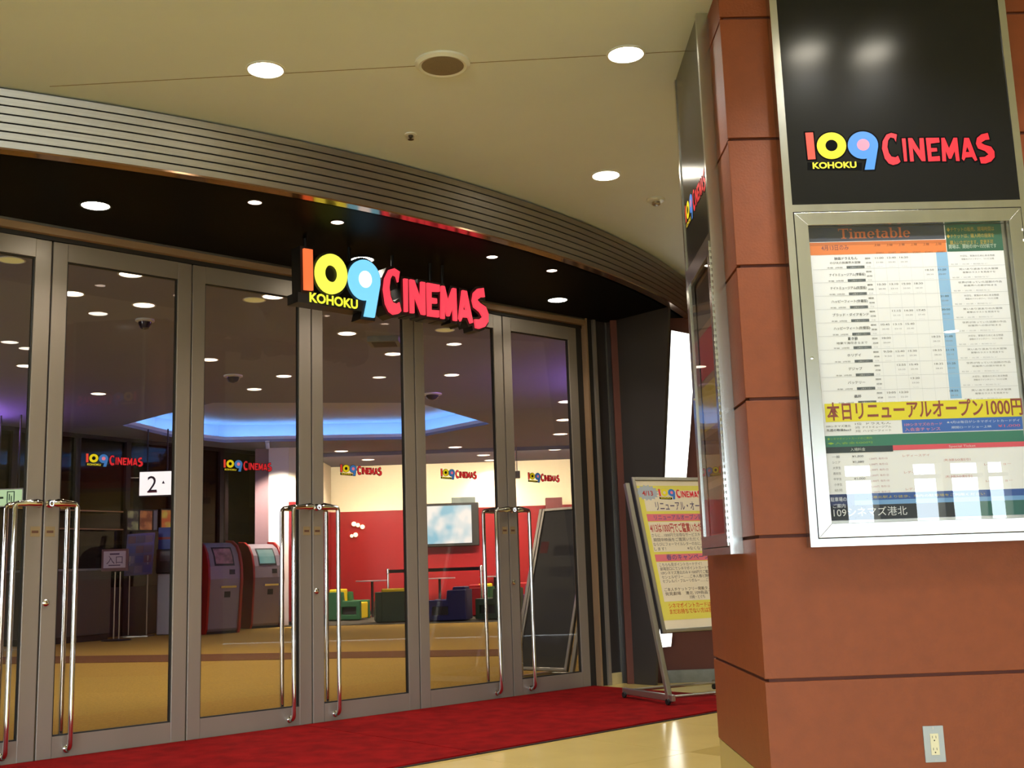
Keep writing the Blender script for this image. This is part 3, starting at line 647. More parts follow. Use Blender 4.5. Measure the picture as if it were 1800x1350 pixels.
for r, (t1, t2, tm) in enumerate(ROWS):
    vt = VT - r * RH
    ln(LG, UL, vt - RH - 0.0006, UR, vt - RH + 0.0006)
    cx = UL + 0.155
    def tx(c, s, u, v, h, w=None, al='C', off=0.0): pm(c).text(PF, s, u, v, h / 0.72, TZ + 0.0016, al, w, off)
    if t1: tx(INK, t1, cx, vt - RH * 0.30, 0.011, None, 'C', 0.01); tx(INK, t2, cx - 0.005, vt - RH * 0.60, 0.0085, 0.14)
    else: tx(INK, t2, cx, vt - RH * 0.52, 0.0105, min(0.165, 0.0155 * len(t2)), 'C', 0.008)
    tx(GRY, '本編  2時間', UL + 0.10, vt - RH * 0.94, 0.0055, 0.07)
    pm((92, 98, 106)).rect(PF, UL + 0.155, vt - RH * 0.98, UL + 0.237, vt - RH * 0.78, TZ + 0.0010)
    tx((220, 224, 226), '上映スーパー', UL + 0.196, vt - RH * 0.94, 0.0055, 0.05)
    tx(INK, '開映', UL + 0.255, vt - RH * 0.30, 0.0065, 0.024); tx(INK, '終映', UL + 0.257, vt - RH * 0.64, 0.0065, 0.024)
    tx(LG, '料金', UL + 0.257, vt - RH * 0.92, 0.005, 0.018)
    for k, s in enumerate(tm):
        uc = UL + 0.308 + k * 0.0565
        ln((222, 224, 230), uc - 0.0285, vt - RH, uc - 0.0275, vt)
        if s:
            tx(INK, s, uc, vt - RH * 0.30, 0.0085, 0.039); tx((150, 150, 160), s.replace('1', '2', 1), uc, vt - RH * 0.62, 0.0065, 0.032); tx((160, 160, 170), '〜〜〜', uc, vt - RH * 0.93, 0.004, 0.028)
    tx(GRY, ('大切な、家族のためにある物語', '笑いあり涙ありの大冒険', '世界が待っていた話題の作品')[r % 3], UL + 0.76, vt - RH * 0.30, 0.0068, 0.16 + 0.02 * (r % 3))
    tx(GRY, ('新魔界への旅が始まる', '感動のファンタジー、ついに公開', '衝撃のラストを見逃すな')[(r + 1) % 3], UL + 0.76, vt - RH * 0.54, 0.0062, 0.15)
    tx(LG, '監督・出演・配給など', UL + 0.72, vt - RH * 0.9, 0.005, 0.17)
# lower half of the poster
band(YEL, 1449, 711, 1812, 726, 0.0012)
u0, v0 = pu(1449, 710); u1, v1 = pu(1455, 742); pm(YEL).rect(PF, max(u0, gx0 + 0.006), v1, UR, v0, TZ + 0.0013)
pm((150, 74, 70)).text(PF, '本日リニューアルオープン1000円', max(u0, gx0 + 0.006) + 0.008, v1 + 0.014, 0.085, TZ + 0.002, 'L', UR - gx0 - 0.022, 0.02)
vy = v1
pm((60, 110, 200)).rect(PF, gx0 + 0.36, vy - 0.058, UR, vy, TZ + 0.0010)
def t2(c, s, u, v, h, w=None, al='L', off=0.0): pm(c).text(PF, s, u, v, h / 0.72, TZ + 0.002, al, w, off)
t2(INK, '109シネマズ港北', gx0 + 0.02, vy - 0.024, 0.008, 0.11); t2(INK, '先週の動員Best3', gx0 + 0.02, vy - 0.042, 0.009, 0.11, 'L', 0.01)
for k, s in enumerate(('1位  ドラえもん', '2位  ナイトミュージアム', '3位  ハッピーフィート')): t2(INK, s, gx0 + 0.15, vy - 0.016 - k * 0.016, 0.008, 0.16)
t2((232, 150, 176), '109シネマズのカード', gx0 + 0.37, vy - 0.028, 0.011, 0.17, 'L', 0.01); t2((232, 150, 176), '入会金チャンス', gx0 + 0.37, vy - 0.05, 0.012, 0.16, 'L', 0.01)
t2((226, 232, 244), '★4月は毎日がシネマポイントカードデイ', gx0 + 0.56, vy - 0.022, 0.0095, 0.33); t2((226, 232, 244), '期間ロードショー上映', gx0 + 0.58, vy - 0.045, 0.0085, 0.18); t2((236, 120, 140), '¥1,000', gx0 + 0.79, vy - 0.045, 0.011, 0.10)
vg = vy - 0.062
pm((58, 128, 112)).rect(PF, gx0 + 0.006, vg - 0.05, UR, vg, TZ + 0.0010)
t2((150, 190, 70), '◆シネマポイントカードのご案内', gx0 + 0.02, vg - 0.018, 0.008, 0.2); t2((150, 190, 70), '◆入会金500円', gx0 + 0.02, vg - 0.038, 0.008, 0.2)
pm((46, 62, 74)).rect(PF, gx0 + 0.006, vg - 0.077, gx0 + 0.31, vg - 0.05, TZ + 0.0012); t2((226, 230, 232), '入場料金', gx0 + 0.12, vg - 0.069, 0.011, 0.066)
pm((230, 90, 110)).rect(PF, gx0 + 0.31, vg - 0.072, UR, vg - 0.05, TZ + 0.0012); t2((240, 220, 224), 'Special Ticket', gx0 + 0.56, vg - 0.067, 0.01, 0.12)
vp = vg - 0.08
for k, (s, q) in enumerate((('一般', '¥1,800'), ('シニア', '¥1,000'), ('大学生', '¥1,500'), ('高校生', '¥1,500'), ('中学生', '¥1,000'), ('小学生', '¥1,000'), ('幼児', '¥1,000'))):
    t2(GRY, s, gx0 + 0.035, vp - 0.018 - k * 0.0245, 0.009, 0.035); t2(INK if k < 3 else GRY, q, gx0 + 0.125, vp - 0.018 - k * 0.0245, 0.009, 0.05)
    t2((190, 150, 160), '1,200円  毎月1日', gx0 + 0.2, vp - 0.03 - k * 0.0245, 0.007, 0.08); t2((206, 150, 150), ('レディースデイ', '夫婦50割引', 'レイトショー')[k % 3], gx0 + 0.35 + (k % 3) * 0.18, vp - 0.022 - k * 0.0245, 0.0085, 0.12)
vb = vp - 0.178
pm((52, 92, 168)).rect(PF, gx0 + 0.006, vb - 0.03, UR, vb, TZ + 0.0010); pm((120, 170, 226)).rect(PF, gx0 + 0.12, vb - 0.052, UR, vb - 0.03, TZ + 0.0010)
pm((40, 60, 112)).rect(PF, gx0 + 0.006, vb - 0.082, gx0 + 0.12, vb - 0.0, TZ + 0.0012)
t2((216, 222, 236), '駐車場の', gx0 + 0.014, vb - 0.03, 0.015, 0.07, 'L', 0.01); t2((216, 222, 236), 'ご案内', gx0 + 0.022, vb - 0.058, 0.014, 0.055, 'L', 0.01)
t2((206, 190, 80), '港北駅より徒歩、場内の駐車場をご利用ください', gx0 + 0.2, vb - 0.022, 0.009, 0.5)
pm((34, 46, 62)).rect(PF, gx0 + 0.006, gz0 + 0.014, gx0 + 0.56, gz0 + 0.078, TZ + 0.0012)
t2((232, 236, 240), '109シネマズ港北', gx0 + 0.022, gz0 + 0.032, 0.031, 0.325, 'L', 0.0)
pm((52, 110, 108)).rect(PF, gx0 + 0.56, gz0 + 0.014, UR, gz0 + 0.078, TZ + 0.0012)
for c, mb in PR.items():
    if mb.v: mb.build('printed_band' if len(mb.v) < 60 else 'lettering', flat_mat(c), tt, props={'kind': 'stuff'})
# serif title
def serif_title(fr, x, y, w, h, z, mat, parent):
    """'Timetable' drawn stroke by stroke with slab serifs; unit: x-height 0.68 of cap height"""
    m = MB(); cur = 0.0; XH = 0.68; st = 0.17; hl = 0.07
    parts = []
    def R(x0, y0, x1, y1): parts.append(('r', x0 + cur, y0, x1 + cur, y1))
    def ring(cx, cy, rx, ry, a0, a1, t=st, thin=0.07):
        n = 18; o_, i_ = [], []
        for k in range(n + 1):
            a = math.radians(a0 + (a1 - a0) * k / n); tt_ = thin + (t - thin) * abs(math.cos(a))
            o_.append((cx + cur + rx * math.cos(a), cy + ry * math.sin(a))); i_.append((cx + cur + (rx - tt_) * math.cos(a), cy + (ry - tt_ * 0.75) * math.sin(a)))
        parts.append(('p', o_ + i_[::-1]))
    for ch in 'Timetable':
        if ch == 'T': R(0.0, 0.91, 0.82, 1.0); R(0.33, 0, 0.33 + st, 1); R(0.2, 0, 0.62, hl); R(0, 0.76, 0.06, 1); R(0.76, 0.76, 0.82, 1); cur += 0.86
        if ch == 'i': R(0.08, 0, 0.08 + st, XH); R(0, 0, 0.33, hl); R(0, XH - hl, 0.12, XH); R(0.08, 0.82, 0.25, 0.98); cur += 0.38
        if ch == 'm':
            for q in (0.08, 0.42, 0.76): R(q, 0, q + st, XH - 0.05); R(q - 0.08, 0, q + st + 0.08, hl)
            R(0, XH - hl, 0.12, XH); R(0.25, XH - 0.14, 0.52, XH - 0.02); R(0.58, XH - 0.14, 0.88, XH - 0.02); cur += 1.08
        if ch == 'e': ring(0.3, XH / 2, 0.3, XH / 2 + 0.01, 0, 320); R(0.1, XH / 2 - 0.02, 0.58, XH / 2 + 0.05); cur += 0.66
        if ch == 't': R(0.1, 0.05, 0.1 + st, 0.88); R(0, XH - hl, 0.4, XH); R(0.14, 0, 0.42, 0.1); cur += 0.46
        if ch == 'a': ring(0.24, 0.21, 0.24, 0.22, 60, 360); R(0.36, 0, 0.36 + st, XH - 0.1); R(0.08, XH - 0.1, 0.46, XH); R(0.36, 0, 0.62, hl); cur += 0.66
        if ch == 'b': R(0.08, 0, 0.08 + st * 0.9, 1.02); R(0, 1.02 - hl, 0.12, 1.02); ring(0.36, XH / 2, 0.3, XH / 2 + 0.01, 0, 360); cur += 0.72
        if ch == 'l': R(0.08, 0, 0.08 + st, 1.02); R(0, 0, 0.33, hl); R(0, 1.02 - hl, 0.12, 1.02); cur += 0.38
    kx = w / cur
    for p in parts:
        if p[0] == 'r': m.rect(fr, x + p[1] * kx, y + p[2] * h, x + p[3] * kx, y + p[4] * h, z)
        else: m.flat(fr, [(x + q[0] * kx, y + q[1] * h) for q in p[1]], z + 0.0001)
    return m.build('title', mat, parent)
u, v = pu(1474, 420); serif_title(PF, u, v, 0.335, 0.047, TZ + 0.002, flat_mat((206, 110, 66)), tt)

# ------------------------------------------------------------------ easel sign
def easel(B, F, L, zz, EW, y0, y1, zf, label, mat_board):
    EB = Vector((B[0], B[1], 0.0)); EFd = Vector((F[0], F[1], 0)).normalized(); ERd = Vector((-EFd.y, EFd.x, 0))
    EUp = (Z * zz - EFd * L).normalized(); ln_ = math.hypot(L, zz)
    t = thing('easel_sign', (EB.x, EB.y, zf), label, 'easel sign')
    EF = frame(EB + Vector((0, 0, 0.05)), ERd, EUp)
    for xo in (0.0, EW):
        MB().box(EF, xo - 0.02, xo + 0.022, 0.0, ln_, -0.045, -0.005).build('leg', m_alu, t, bevel=0.006)
        b0 = EB + ERd * xo
        q = frame(b0 + Vector((0, 0, zf + 0.05)), -EFd, Z)
        MB().box(q, -0.03, 0.70, -0.022, 0.028, -0.018, 0.018).build('foot', m_alu, t, bevel=0.005)
        for s_ in (0.02, 0.66):
            c = b0 - EFd * s_ + Vector((0, 0, zf + 0.0245))
            cs = MB().lathe(frame(c - ERd * 0.012, EFd, Z), [(0.0, 0.0), (0.022, 0.0), (0.024, 0.004), (0.024, 0.018), (0.022, 0.022), (0.0, 0.022)], 16).build('caster', m_rub, t, smooth=True)
            MB().lathe(frame(c + ERd * 0.008, ERd.cross(Z) * -1, Z), [(0.0, 0.0), (0.012, 0.0), (0.012, 0.012), (0.0, 0.014)], 12).build('hub', m_chrome, cs)
    for s_ in (0.0, 0.62):
        a_ = EB - EFd * s_ + Vector((0, 0, zf + 0.062)); MB().tube([a_, a_ + ERd * EW], 0.012, 10).build('cross_rail', m_alu, t, smooth=True)
    x0, x1 = 0.042, EW - 0.042
    MB().box(EF, x0, x1, y0, y1, -0.028, 0.0).build('board', mat_board, t)
    for (a, b, c, d_) in ((x0, x0 + 0.028, y0, y1), (x1 - 0.028, x1, y0, y1), (x0 + 0.028, x1 - 0.028, y1 - 0.028, y1), (x0 + 0.028, x1 - 0.028, y0, y0 + 0.028)):
        MB().box(EF, a, b, c, d_, 0.0, 0.014).build('board_frame', m_alu, t, bevel=0.003)
    return t, EF, x0, x1
m_bback = M('board_back', (40, 42, 50), 0.6)
BY0, BY1 = 0.53, 1.84
ez, EF, BX0, BX1 = easel((1.148, 8.835), (0.44, -0.898), 0.48, 1.73, 0.90, BY0, BY1, 0.026, 'wheeled aluminium easel board with yellow reopening notice on the red mat', m_bback)
e2, E2F, e2a, e2b = easel((-0.106, 10.993), (-0.643, -0.766), 0.55, 1.65, 0.70, 0.10, 1.73, 0.0, 'wheeled easel with a dark navy poster behind the last glass door', m_bback)
dn = MB().rect(E2F, e2a + 0.03, 0.13, e2b - 0.03, 1.70, 0.002).build('dark_poster', M('navy_poster', (13, 16, 24), 0.4, noise=0.3, nscale=9), e2)
MB().rect(E2F, e2a + 0.05, 1.26, e2a + 0.15, 1.38, 0.003).build('red_square', flat_mat((96, 16, 24)), dn)
for k in range(5): MB().rect(E2F, e2a + 0.22, 0.35 + k * 0.22, e2b - 0.12, 0.45 + k * 0.22, 0.003).build('text_block', flat_mat((22, 24, 36)), dn)
PX0, PX1, PY0, PY1 = BX0 + 0.03, BX1 - 0.03, BY0 + 0.03, BY1 - 0.03
nb = MB().rect(EF, PX0, PY0, PX1, PY1, 0.002).build('notice', flat_mat((236, 222, 190)), ez)
PE = {}
def pe(c): return PE.setdefault(tuple(c), MB())
YN, PKN, PUR, RDN, CRM, ORN = (232, 222, 96), (232, 120, 132), (110, 84, 140), (190, 50, 46), (240, 228, 202), (226, 110, 50)
H_ = PY1 - PY0; W_ = PX1 - PX0
def er(c, x0, y0, x1, y1, z=0.003): pe(c).rect(EF, PX0 + x0 * W_, PY1 - y1 * H_, PX0 + x1 * W_, PY1 - y0 * H_, z)
def et(c, s, x, y, h, w=None, al='L', off=0.0, z=0.0045): pe(c).text(EF, s, PX0 + x * W_, PY1 - y * H_, h * H_ / 0.72, z, al, w * W_ if w else None, off)
er(YN, 0.0, 0.035, 1.0, 0.945, 0.0025); er(CRM, 0.07, 0.07, 0.95, 0.215); er(PKN, 0.06, 0.235, 0.94, 0.285); er(CRM, 0.06, 0.29, 0.95, 0.495)
er(PKN, 0.06, 0.512, 0.94, 0.56); er(CRM, 0.06, 0.565, 0.95, 0.825); er(CRM, 0.0, 0.95, 1.0, 1.0, 0.0027)
bst = []
for k in range(32):
    a = 2 * math.pi * k / 32; r = 0.115 if k % 2 else 0.092; bst.append((PX0 + 0.13 * W_ + r * math.cos(a), PY1 - 0.085 * H_ + r * 0.62 * math.sin(a)))
pe((176, 186, 196)).flat(EF, bst, 0.0036)
et(RDN, '4/13', 0.06, 0.105, 0.034, 0.14, 'L', 0.02)
et((90, 80, 110), 'リニューアル・オープン', 0.20, 0.205, 0.05, 0.72, 'L', 0.012)
et(PUR, 'リニューアルオープン記念', 0.15, 0.273, 0.028, 0.7, 'L', 0.01)
et(RDN, '4/13は1000円でご鑑賞いただけます', 0.07, 0.358, 0.05, 0.84, 'L', 0.015)
SM = (104, 92, 84)
for k, s in enumerate(('さらに…1000円でお得なサービスキャンペーン', '期間中映画をご鑑賞いただくと、プラス', 'ならびにフォーマイルレターのおに、プレゼント', 'します！                  ※なくなり次第終了')): et(SM, s, 0.07 + 0.012 * (k == 1), 0.392 + k * 0.031, 0.019, 0.84)
et(PUR, '春のキャンペーン', 0.20, 0.549, 0.03, 0.56, 'L', 0.015)
for k, s in enumerate(('こちらも見ポイントカードデイ！', '劇場窓口にてシネマポイントカードをご提示で', '109シネマズ港北のみ￥1000円でご鑑賞いただけ', 'セシェルゼリー……ご本人様と同伴者1名様', 'セブレルバ・ブルーリボルー……ご本人様のみ', '', 'ご本人チケットフリー掲載タノー・450円', '発見劇場    港北 109商品プラス', '川崎・とぐち')):
    if s: et(SM, s, 0.09 + (0.3 if k == 8 else 0), 0.592 + k * 0.0275, 0.018, (0.82, 0.8, 0.8, 0.78, 0.78, 0, 0.8, 0.7, 0.2)[k] if k != 0 else 0.55)
et(ORN, 'シネマポイントカードはサガ入会金', 0.10, 0.868, 0.026, 0.8, 'L', 0.01); et(ORN, 'まだお持ちでない方は窓口への最新', 0.10, 0.905, 0.026, 0.8, 'L', 0.01)
for c, mb in PE.items():
    if mb.v: mb.build('printed_band' if len(mb.v) < 60 else 'lettering', flat_mat(c), nb, props={'kind': 'stuff'})
print_logo(nb, EF, 0.44, PX0 + 0.275 * W_, PY1 - 0.112 * H_, 'logo', 0.0042, backing=False)

# ------------------------------------------------------------------ lobby shell
cove = [(-7.6, 21.36), (-6.4, 20.1), (-5.16, 18.91), (-1.7, 19.7), (-0.48, 22.95), (-2.38, 25.17), (-6.47, 24.65), (-7.27, 23.34)]
lo = [(fa(-8, 0, -0.1).x, fa(-8, 0, -0.1).y), (fa(5.5, 0, -0.1).x, fa(5.5, 0, -0.1).y), (2.4, 10.9), (2.4, 31.2), (-13, 31.2), (-13, 1.9)]
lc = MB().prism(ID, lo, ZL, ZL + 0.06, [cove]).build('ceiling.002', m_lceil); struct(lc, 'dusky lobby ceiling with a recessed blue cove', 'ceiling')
cv = offset(cove, 0.4)
cg = thing('ceiling_cove', (-4, 22, ZL), 'faceted ceiling recess glowing with blue cove light', 'ceiling cove', None, 'structure')
m = MB(); n = len(cv)
if area(cove) < 0: cove_ccw = cove[::-1]
else: cove_ccw = cove
for i in range(n):
    j = (i + 1) % n
    q = MB(); a, b = cv[i], cv[j]
    q.add([(a[0], a[1], ZL + 0.06), (b[0], b[1], ZL + 0.06), (b[0], b[1], ZL + 0.44), (a[0], a[1], ZL + 0.44)], [(0, 1, 2, 3)]); q.build('cove_side', m_cove, cg)
    c0, c1 = Vector(cove_ccw[i]), Vector(cove_ccw[j]); e = (c1 - c0).normalized(); nn = Vector((e.y, -e.x))
    q = MB(); k0, k1 = c0 + nn * 0.1, c1 + nn * 0.1; l0, l1 = c0 + nn * 0.16, c1 + nn * 0.16
    q.add([(k0.x, k0.y, ZL + 0.07), (k1.x, k1.y, ZL + 0.07), (l1.x, l1.y, ZL + 0.07), (l0.x, l0.y, ZL + 0.07), (k0.x, k0.y, ZL + 0.11), (k1.x, k1.y, ZL + 0.11), (l1.x, l1.y, ZL + 0.11), (l0.x, l0.y, ZL + 0.11)], [(4, 5, 6, 7), (0, 1, 5, 4), (3, 2, 6, 7), (0, 3, 7, 4), (1, 2, 6, 5)])
    q.build('light_strip', m_blue_led, cg)
    q = MB(); q.prism(ID, [tuple(c0), tuple(c1), tuple(c1 + nn * 0.03), tuple(c0 + nn * 0.03)], ZL + 0.06, ZL + 0.13); q.build('lip', m_cove, cg)
MB().prism(ID, offset(cv, 0.05), ZL + 0.44, ZL + 0.5).build('cove_top', m_cove, cg)
o = MB().box(ID, 2.4, 2.5, 10.7, 31.3, 0, ZL + 0.9).build('wall_lobby_right', m_cream); struct(o, 'cream side wall inside the lobby', 'wall')
o = MB().box(ID, -13.1, -13, 1.5, 31.3, 0, ZL + 0.9).build('wall_lobby_left', m_dwall); struct(o, 'dark side wall deep inside the lobby', 'wall')
lw = MB().box(ID, -13, 2.5, 31.2, 31.35, 2.82, ZL + 0.1).build('wall_lobby_back', m_cream); struct(lw, 'bright cream upper wall at the back of the lobby', 'wall')
rw = MB().box(ID, -5.35, 2.4, 31.0, 31.35, 0.0, 2.82).build('wall_lobby_red', m_redw); struct(rw, 'glossy red lower wall at the back of the lobby', 'wall')
MB().box(ID, -5.35, 2.4, 30.995, 31.0, 0.0, 0.1).build('skirting', m_blackmat, rw)
o = MB().box(ID, -13, -5.35, 31.2, 31.35, 0, 2.82).build('wall_lobby_dark', m_dwall); struct(o, 'dark lower wall behind the ticket machines', 'wall')
lcol = thing('wall_lobby_column', (-5.5, 26.3, 0), 'bright white lobby column with a red side beside the ticket machines', 'column', None, 'structure')
MB().box(ID, -5.78, -5.31, 26.0, 26.1, 0, ZL).build('white_face', m_white, lcol)
MB().box(ID, -5.31, -5.30 + 0.15, 26.02, 31.0, 0.08, 2.82).build('red_side', m_redw, lcol)
MB().box(ID, -5.31, -5.15, 26.02, 31.0, 2.82, ZL).build('cream_side', m_cream, lcol)
MB().box(ID, -6.12, -5.78, 26.1, 26.6, 0, ZL).build('mauve_side', m_mauve, lcol)
MB().box(ID, -5.31, -5.14, 26.01, 31.0, 0, 0.08).build('skirting', m_blackmat, lcol)
o = thing('red_wall_block', (1.04, 30.7, 0.05), 'raised dark red block on the lobby wall above the red band', 'wall block', None, 'structure')
MB().box(ID, 0.82, 1.27, 30.6, 31.0, 0.0, 3.0).build('block', M('deep_red_block', (96, 22, 30), 0.5), o)

ww = thing('downstand_added_light', (-1.4, 27.7, ZL - 0.1), 'slim ceiling downstand with an added hidden light brightening the cream wall', 'downstand with added light')  # light behind the downstand is added to brighten the cream wall
MB().box(ID, -5.1, 2.3, 27.6, 27.66, ZL - 0.09, ZL).build('downstand', m_lceil, ww)
MB().box(ID, -5.0, 2.2, 27.72, 27.82, ZL - 0.04, ZL - 0.001).build('added_tube_holder', m_white, ww)
al = bpy.data.lights.new('added_wall_light', 'AREA'); al.shape = 'RECTANGLE'; al.size = 7.2; al.size_y = 0.12; al.energy = 420; al.color = (1.0, 0.93, 0.74); al.spread = math.radians(120)
ao = bpy.data.objects.new('added_wall_light', al); COL.objects.link(ao); ao.parent = ww; ao.location = Vector((-1.4, 27.78, ZL - 0.06)) - ORG[ww]; ao.rotation_euler = (math.radians(52), 0, 0)
t = downlight_late = thing('added_column_spot', (-5.5, 24.6, ZL), 'added ceiling spot brightening the white lobby column', 'added spot')  # fixture and spot added to make the column bright white
MB().lathe(frame((-5.5, 24.6, ZL), (1, 0, 0), (0, -1, 0)), [(0.05, 0.0), (0.05, 0.03), (0.02, 0.04), (0.0, 0.04)], 14).build('mount', m_ring, t, smooth=True)
MB().tube([(-5.5, 24.6, ZL - 0.04), (-5.5, 24.66, ZL - 0.16)], 0.045, 12).build('head', m_ring, t, smooth=True)
l = bpy.data.lights.new('lamp_light', 'SPOT'); l.energy = 900; l.color = (1.0, 0.95, 0.88); l.spot_size = math.radians(80); l.spot_blend = 0.6; l.shadow_soft_size = 0.05
o = bpy.data.objects.new('lamp_light', l); COL.objects.link(o); o.parent = t; o.location = Vector((-5.5, 24.69, ZL - 0.2)) - ORG[t]; o.rotation_euler = (math.radians(35), 0, 0)

for (xx, yy, rot, lab) in ((2.36, 17.6, 1, 'added violet light bar tinting the lobby ceiling from the side wall'), (-9.6, 18.6, -1, 'added violet light bar tinting the far side of the lobby ceiling')):
    t = thing('added_violet_light', (xx, yy, 3.8), lab, 'strip light', 'added violet lobby lights')  # invented light bars, added only to tint the lobby ceiling violet
    MB().box(ID, xx - 0.03, xx + 0.03, yy - 1.0, yy + 1.0, 3.72, 3.8).build('channel', m_alu, t); MB().box(ID, xx - 0.02, xx + 0.02, yy - 0.98, yy + 0.98, 3.8, 3.815).build('tube', M('violet_glow_%d' % int(yy * 10), (120, 60, 255), 0.4, emit=10), t)
    if rot < 0: MB().tube([(xx, yy, 3.8), (xx, yy, ZL)], 0.015, 6).build('hanger_rod', m_alu, t)
    al = bpy.data.lights.new('violet_fill_glow', 'AREA'); al.shape = 'RECTANGLE'; al.size = 0.1; al.size_y = 1.9; al.energy = 260 if rot > 0 else 120; al.color = (0.45, 0.2, 1.0)
    ao = bpy.data.objects.new('violet_fill_glow', al); COL.objects.link(ao); ao.parent = t; ao.location = (0, 0, 0.03); ao.rotation_euler = (math.radians(180), math.radians(-55 * rot), 0)

# glazed dark side of the lobby
D0, D1 = Vector((-10.9, 18.92, 0)), Vector((-6.12, 26.95, 0)); DD = (D1 - D0).normalized(); DF = frame(D0, DD, Z); DL = (D1 - D0).length
def dw(x, y, n=0.0):
    q = on_plane(x, y, D0 + DF[3] * n, DF[3]) - D0; return q.dot(DD), q.z
gw = thing('wall_lobby_glazed', (D0.x, D0.y, 0), 'dark glazed screen with black mullions along the lobby', 'glazed screen', None, 'structure')
mx = sorted([0.05, dw(132, 850)[0], dw(221, 850)[0], dw(300, 850)[0], dw(386, 850)[0], DL - 0.08, dw(20, 850)[0]])
for xx in mx: MB().box(DF, xx - 0.06, xx + 0.06, 0, ZL, -0.08, 0.08).build('mullion', m_blackmat, gw)
for i in range(len(mx) - 1):
    MB().box(DF, mx[i] + 0.06, mx[i + 1] - 0.06, 1.0, ZL - 0.05, -0.006, 0.006).build('glass_pane', m_darkpane, gw)
    MB().box(DF, mx[i] + 0.06, mx[i + 1] - 0.06, 0.0, 1.0, -0.05, 0.03).build('lower_panel', m_dwall, gw)
MB().box(DF, 0, DL, ZL - 0.08, ZL, -0.08, 0.08).build('head_rail', m_blackmat, gw)
# room behind the glazing
br = thing('back_room', to(DF, 6, 0, -2.4), 'dim counter room seen through the dark glazed screen', 'counter room', None, 'structure')
MB().box(DF, -2, DL + 0.4, 0, ZL, -2.6, -2.5).build('room_wall', M('dim_room_wall', (92, 80, 66), 0.7), br)
MB().box(DF, dw(345, 880, -2.2)[0], dw(452, 880, -2.2)[0], dw(390, 917, -2.2)[1], dw(390, 880, -2.2)[1], -2.45, -2.2).build('cream_counter', m_cream, br)
MB().box(DF, dw(350, 880, -2.0)[0], dw(452, 880, -2.0)[0], dw(390, 938, -2.0)[1], dw(390, 918, -2.0)[1], -2.4, -2.0).build('red_counter', M('maroon_counter', (110, 36, 30), 0.4), br)
lamp(br, to(DF, dw(395, 850, -1.6)[0], ZL - 0.1, -1.5), 60, (1, 0.85, 0.6), 130)

# ------------------------------------------------------------------ lobby ceiling fittings
LI = [(127, 516), (230, 482), (253, 536), (173, 692), (368, 632), (447, 684), (480, 521), (610, 586), (499, 661), (691, 622), (794, 659), (45, 643), (997, 706), (992, 738), (985, 763), (600, 793), (647, 808), (800, 786), (850, 800), (862, 809), (975, 790)]
LLAB = ['lobby lamp near the frame edge high in the second door', 'lobby lamp at the very top of the glass in the second door', 'lobby lamp just above a purple dome camera', 'lobby lamp above the point of the blue cove', 'lobby lamp just inside the third door beside its frame', 'lobby lamp above the middle of the blue cove',
        'lobby lamp beside the yellow town name of the hanging sign', 'small lobby lamp under the figure nine of the hanging sign', 'dim lobby lamp behind the mullion below the yellow town name', 'lobby lamp under the letter C of the hanging sign', 'lobby lamp above the dark dome camera near the cove tip', 'lobby lamp in the cut-off first door',
        'upper lobby lamp in the last door', 'middle lobby lamp in the last door', 'lower lobby lamp in the last door', 'lobby lamp just below the blue cove above the red wall', 'lobby lamp above the cream wall by the third logo sticker', 'lobby lamp below the cove in the television door', 'lobby lamp over the cream wall beside the mullion', 'farthest lobby lamp against the cream wall', 'faint lobby lamp above the last logo sticker']
for (x, y), lab in zip(LI, LLAB):
    p = on_z(x, y, ZL); far = p.y > 25
    downlight('lobby_downlight', p.x, p.y, ZL, 0.11 if p.y < 20 else 0.16, m_lampi, m_ring, lab, 'lobby ceiling lamps', P_LOBBY * (4.5 if far else 1.2), (1.0, 0.93, 0.80), 140)
for (x, y), lab in zip(((20, 457), (447, 527), (782, 580)), ('dim yellowish lobby lamp in the cut-off first door', 'dim yellowish lobby lamp just before the hanging sign', 'dim yellowish lobby lamp under the end of the hanging sign')):
    p = on_z(x, y, ZL); downlight('dim_lobby_downlight', p.x, p.y, ZL, 0.11, m_lampo, m_ring, lab, 'dim lobby lamps', 0, None)
for (x, y), lab in zip(((255, 562), (410, 660), (760, 692)), ('dome camera below the lobby lamps in the second door', 'dome camera above the blue cove in the third door', 'dark dome camera above the cove tip in the television door')):
    p = on_z(x, y, ZL); t = thing('dome_camera', (p.x, p.y, ZL), lab, 'dome camera', 'lobby dome cameras'); fr = frame((p.x, p.y, ZL), (1, 0, 0), (0, -1, 0)); k = p.y / 14
    MB().lathe(fr, [(0.12 * k, 0.0), (0.12 * k, 0.02), (0.085 * k, 0.03)], 20).build('mount', m_ring, t, smooth=True)
    MB().lathe(fr, [(0.085 * k, 0.02), (0.08 * k, 0.06), (0.055 * k, 0.10), (0.0, 0.12)], 20).build('dome', M('smoked_dome_%d' % x, (50, 44, 66), 0.08), t, smooth=True)
p = on_z(676, 596, ZL); t = thing('ceiling_vent', (p.x, p.y, ZL), 'grey framed ceiling vent under the letter C of the sign', 'ceiling vent')
MB().box(ID, p.x - 0.2, p.x + 0.2, p.y - 0.2, p.y + 0.2, ZL - 0.07, ZL).build('frame', m_greyb, t); MB().box(ID, p.x - 0.15, p.x + 0.15, p.y - 0.15, p.y + 0.15, ZL - 0.076, ZL - 0.07).build('grille', m_gap, t)
p = on_y(909, 832, 27); t = thing('hanging_camera', (p.x, p.y, p.z), 'small camera on a thin rod before the cream lobby wall', 'camera')
MB().tube([(p.x, p.y, p.z + 0.05), (p.x, p.y, ZL)], 0.012, 6).build('rod', m_alu, t); MB().box(ID, p.x - 0.07, p.x + 0.07, p.y - 0.16, p.y + 0.1, p.z - 0.12, p.z + 0.05).build('housing', m_greyb, t, bevel=0.02)

